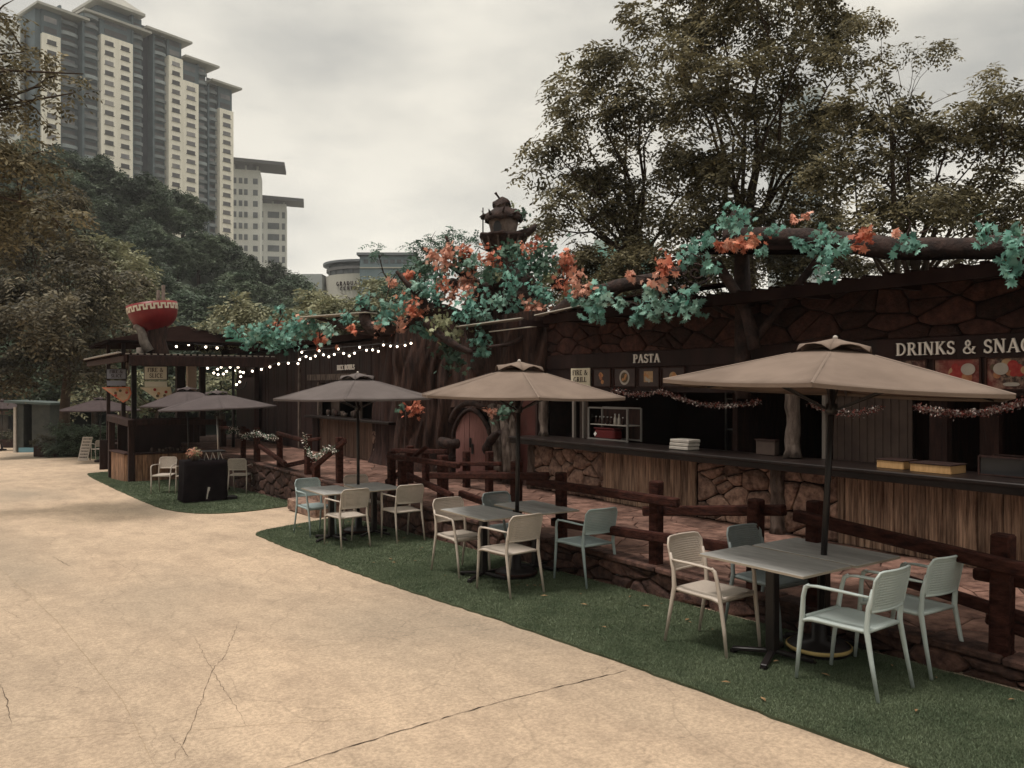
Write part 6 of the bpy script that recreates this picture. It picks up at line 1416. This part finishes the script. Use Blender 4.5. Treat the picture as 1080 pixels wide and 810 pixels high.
def hip(px0, px1, e0, e1, over, apex, m=RFM, back=14):
    """low sheet roof: eave heights at both ends (py), apex rise (m)"""
    s0, s1 = s_of(px0) - over * .3, s_of(px1) + over; z0, z1 = zpx(px0, e0), zpx(px1, e1); f = 1.6 + over * .3
    mb = MB(); z1 = z0 = (z0 + z1) / 2
    vs = [W(s0, f, z0), W(s1, f, z1), W(s1, -back, z1), W(s0, -back, z0)]; mx = (s0 + s1) / 2; L2 = (s1 - s0) * .22
    vs += [W(mx - L2, -back * .35, z0 + apex), W(mx + L2, -back * .35, z1 + apex)]; vs += [Vector(v) - Vector((0, 0, .7)) for v in vs[:4]]
    mb.add(vs, [(0, 1, 5, 4), (1, 2, 5), (2, 3, 4, 5), (3, 0, 4), (0, 6, 7, 1), (1, 7, 8, 2), (2, 8, 9, 3), (3, 9, 6, 0), (9, 8, 7, 6)]); return mb.build('roof', m, tw, True)
hip(38, 86, 9, 14, 1.5, 2.2); hip(87, 152, 14, 30, 1.5, 3.0); hip(153, 192, 33, 40, 2.4, 2.2); hip(194, 221, 61, 68, 2.4, 2.0); hip(222, 245, 85, 92, 2.4, 2.0)
cs0, cs1 = s_of(98), s_of(150)
tb(cs0 + 2, cs1 - 2, -2, -12, zpx(120, 20), zpx(120, 6), BL, 'crown_wall')
mb = MB(); zc0 = zpx(124, 7); mb.add([W(cs0, 2, zc0), W(cs1, 2, zc0), W(cs1, -14, zc0), W(cs0, -14, zc0), W((cs0 + cs1) / 2, -6, zc0 + 7)] + [W(cs0, 2, zc0 - .9), W(cs1, 2, zc0 - .9), W(cs1, -14, zc0 - .9), W(cs0, -14, zc0 - .9)],
   [(0, 1, 4), (1, 2, 4), (2, 3, 4), (3, 0, 4), (0, 5, 6, 1), (1, 6, 7, 2), (2, 7, 8, 3), (3, 8, 5, 0), (8, 7, 6, 5)]); mb.build('crown_roof', RFM, tw, True)

def block(name, label, px0, px1, d, top, base_z, back, cols, wm, floors_h=3.2, wz=.55, roofp=None, m=None, rot=0.25):
    a = (px0 - 540) / F * d; b = (px1 - 540) / F * d; o = cw(a, d, 0); t = thing(name, label, 'tower block', (o.x, o.y, base_z)); w = b - a
    zt = H + (HY - top) * d / F; X_ = lat * math.cos(rot) + fw * math.sin(rot); Y_ = Vector((-X_.y, X_.x, 0)); 
    if Y_.dot(fw) < 0: Y_ = -Y_
    T_ = Matrix((X_, Y_, Vector((0, 0, 1)))).transposed(); w /= math.cos(rot)
    mb = MB(); mb.box(o + X_ * w / 2 + Y_ * back / 2 + Vector((0, 0, (zt + base_z) / 2)), (w, back, zt - base_z), T_); mb.build('wall', m, t, True); k = 0; rest = MB()
    z = zt - floors_h * 1.0
    while z > base_z + 4:
        for (c0, c1) in cols:
            mb = MB(); mb.box(o + X_ * w * (c0 + c1) / 2 + Vector((0, 0, z)) - Y_ * .02, (w * (c1 - c0), .25, floors_h * wz), T_)
            if k < 98: mb.build('window', wm, t, True)
            else: rest.add(mb.v, mb.f)
            k += 1
        z -= floors_h
    if rest.v: tag(rest.build('window_rest', wm, t, True), kind='stuff')
    if roofp:
        (ex0, ex1, rise, thk) = roofp; mb = MB(); c = o + X_ * (w / 2 + (ex1 - ex0) / 2) + Y_ * (back / 2 - 2) + Vector((0, 0, zt + rise))
        mb.box(c, (w + ex0 + ex1, back + 8, thk), T_ @ Matrix.Rotation(R(2), 3, 'Y') @ Matrix.Rotation(R(6), 3, 'X')); mb.build('roof', mat('flyroof', (.10, .10, .105), rough=.8), t, True)
        for sx in (.1, .5, .9):
            mb = MB(); mb.box(o + X_ * w * sx + Y_ * 3 + Vector((0, 0, zt + rise / 2)), (.7, .7, rise), T_); mb.build('roof_post', m, t, True)
    return t
GW = mat('block_white', (.52, .53, .50), (.60, .60, .57), scale=.3, rough=.8); GG = mat('block_glass', (.09, .10, .11), (.14, .15, .16), scale=.3, rough=.4, isl=.3)
block('office_tower', 'white office tower with a large tilted flat roof right of the apartment tower', 243, 272, 300, 178, 20, 16, [(.08, .2), (.28, .4), (.46, .58), (.76, .92)], GG, 4.2, .5, (1, 9, 3.2, 1.2), GW)
block('office_tower', 'farther white tower with a flat overhanging roof, lowest of the three towers', 273, 300, 330, 214, 20, 16, [(.06, .16), (.32, .74), (.84, .95)], GG, 4.6, .55, (1, 7, 2.4, 1.2), GW)
block('office_tower', 'narrow slice of a white tower at the far left edge behind the leaves', -40, 13, 230, 18, 20, 16, [(.1, .3), (.45, .6), (.75, .9)], GG, 3.6, .4, None, GW)
block('glass_tower', 'pale glass tower just visible through the middle tree crown', 832, 868, 220, 92, 0, 18, [(.05, .3), (.36, .62), (.68, .94)], mat('tg', (.22, .27, .28), rough=.4), 3.4, .6, None, mat('tw2', (.42, .46, .46), rough=.8), 0)
gl = block('green_glass_building', 'low green glass building seen over the roof between branches', 628, 690, 120, 253, 0, 12, [(.02, .19), (.21, .39), (.41, .59), (.61, .79), (.81, .98)], mat('gg', (.16, .36, .31), rough=.3), 2.2, .86, None, mat('gf', (.34, .44, .40), rough=.7), 0)
# curved office block with lettering
dd = 190.0; cpx = 377; o = cw((cpx - 540) / F * dd, dd + 14, 0); t = thing('curved_office', 'curved pale building with a dark top storey and dark lettering behind the trees', 'office building', (o.x, o.y, 5)); zz = lambda py: H + (HY - py) * dd / F
rw = 10.5; RW = Matrix.Diagonal((1, 1, 1))
def drum(r, z0, z1, m, nm, n=40): mb = MB(); mb.lathe([(.01, z0), (r, z0), (r, z1), (.01, z1)], (o.x, o.y, 0), n, sm=False); return mb.build(nm, m, t, True)
PW = mat('cur_white', (.46, .44, .38), rough=.8); PG = mat('cur_grey', (.15, .16, .17), rough=.6)
drum(rw, 5, zz(286), PW, 'drum_wall'); drum(rw * .93, zz(286), zz(273), PG, 'dark_storey'); drum(rw * 1.06, zz(273.5), zz(271), PG, 'roof_disc'); drum(rw * .98, zz(280.5), zz(277.5), mat('cur_band', (.26, .25, .25), rough=.8), 'band')
for k in range(9):
    a = -math.pi / 2 + cr_ang + (k - 4) * .26; mb = MB(); p = Vector((o.x + math.cos(a) * rw * .94, o.y + math.sin(a) * rw * .94, zz(283))); mb.box(p, (1.3, .3, 1.0), Matrix.Rotation(a + math.pi / 2, 3, 'Z')); mb.build('window', GG, t, True)
def curved_text(s, z, h, px_c, wd):
    n = len(s)
    for k, ch in enumerate(s):
        off = (k - (n - 1) / 2) * wd / n; x = (px_c - cpx) * dd / F + off; 
        if abs(x) > rw * .98: continue
        a = math.asin(x / (rw + .1)); nrm = -fw * math.cos(a) + lat * math.sin(a); tg = lat * math.cos(a) + fw * math.sin(a)
        c = Vector((o.x, o.y, z)) + nrm * (rw + .12); mb = MB(); strokes(mb, GL[ch][1], c - tg * .4 * h, tg, (0, 0, 1), h, .15, 1.5); mb.build('letter', M['dwood'], t, True)
curved_text('GRADUATE', zz(298.6), .92, 366, 7.4); curved_text('CENTRE', zz(303.8), .85, 366, 5.4)
a0 = cw((384 - 540) / F * dd, dd, 0)
BB = mat('wing_glass', (.14, .19, .21), (.2, .26, .28), scale=.4, rough=.4); T_ = Matrix((lat, fw, Vector((0, 0, 1)))).transposed()
cc = cw((408 - 540) / F * 186, 194, (zz(273) + 5) / 2); mb = MB(); mb.box(cc, (12.5, 16, zz(273) - 5), T_); mb.build('wing', BB, t, True)
mb = MB(); mb.box(cw((408 - 540) / F * 186, 194, zz(271.2)), (13.6, 18, .6), T_); mb.build('wing_roof', PG, t, True)
for k in range(7):
    mb = MB(); mb.box(cw((386 + k * 7 - 540) / F * 186, 185.95, zz(278.5)), (1.05, .2, .9), T_); mb.build('window', GG, t, True)
mb = MB(); mb.box(cw((408 - 540) / F * 186, 185.8, zz(285)), (12.4, .3, .3), T_); mb.build('ledge', PW, t, True)
cc = cw((331 - 540) / F * 200, 204, (zz(284) + 5) / 2); mb = MB(); mb.box(cc, (5, 12, zz(284) - 5), T_); mb.build('side_block', mat('sideb', (.36, .38, .37), rough=.8), t, True)

# ------------------------------------------------------------------ thin haze over the whole place
mb = MB(); mb.box((0, 270, 72.5), (1100, 700, 155)); hzm = bpy.data.materials.new('haze_medium'); hzm.use_nodes = True; t = hzm.node_tree; t.nodes.clear()
ho = t.nodes.new('ShaderNodeOutputMaterial'); pv = t.nodes.new('ShaderNodeVolumePrincipled'); pv.inputs['Density'].default_value = .00035; pv.inputs['Color'].default_value = (.86, .86, .86, 1)
t.links.new(pv.outputs[0], ho.inputs['Volume']); tag(mb.build('haze', hzm), kind='stuff')
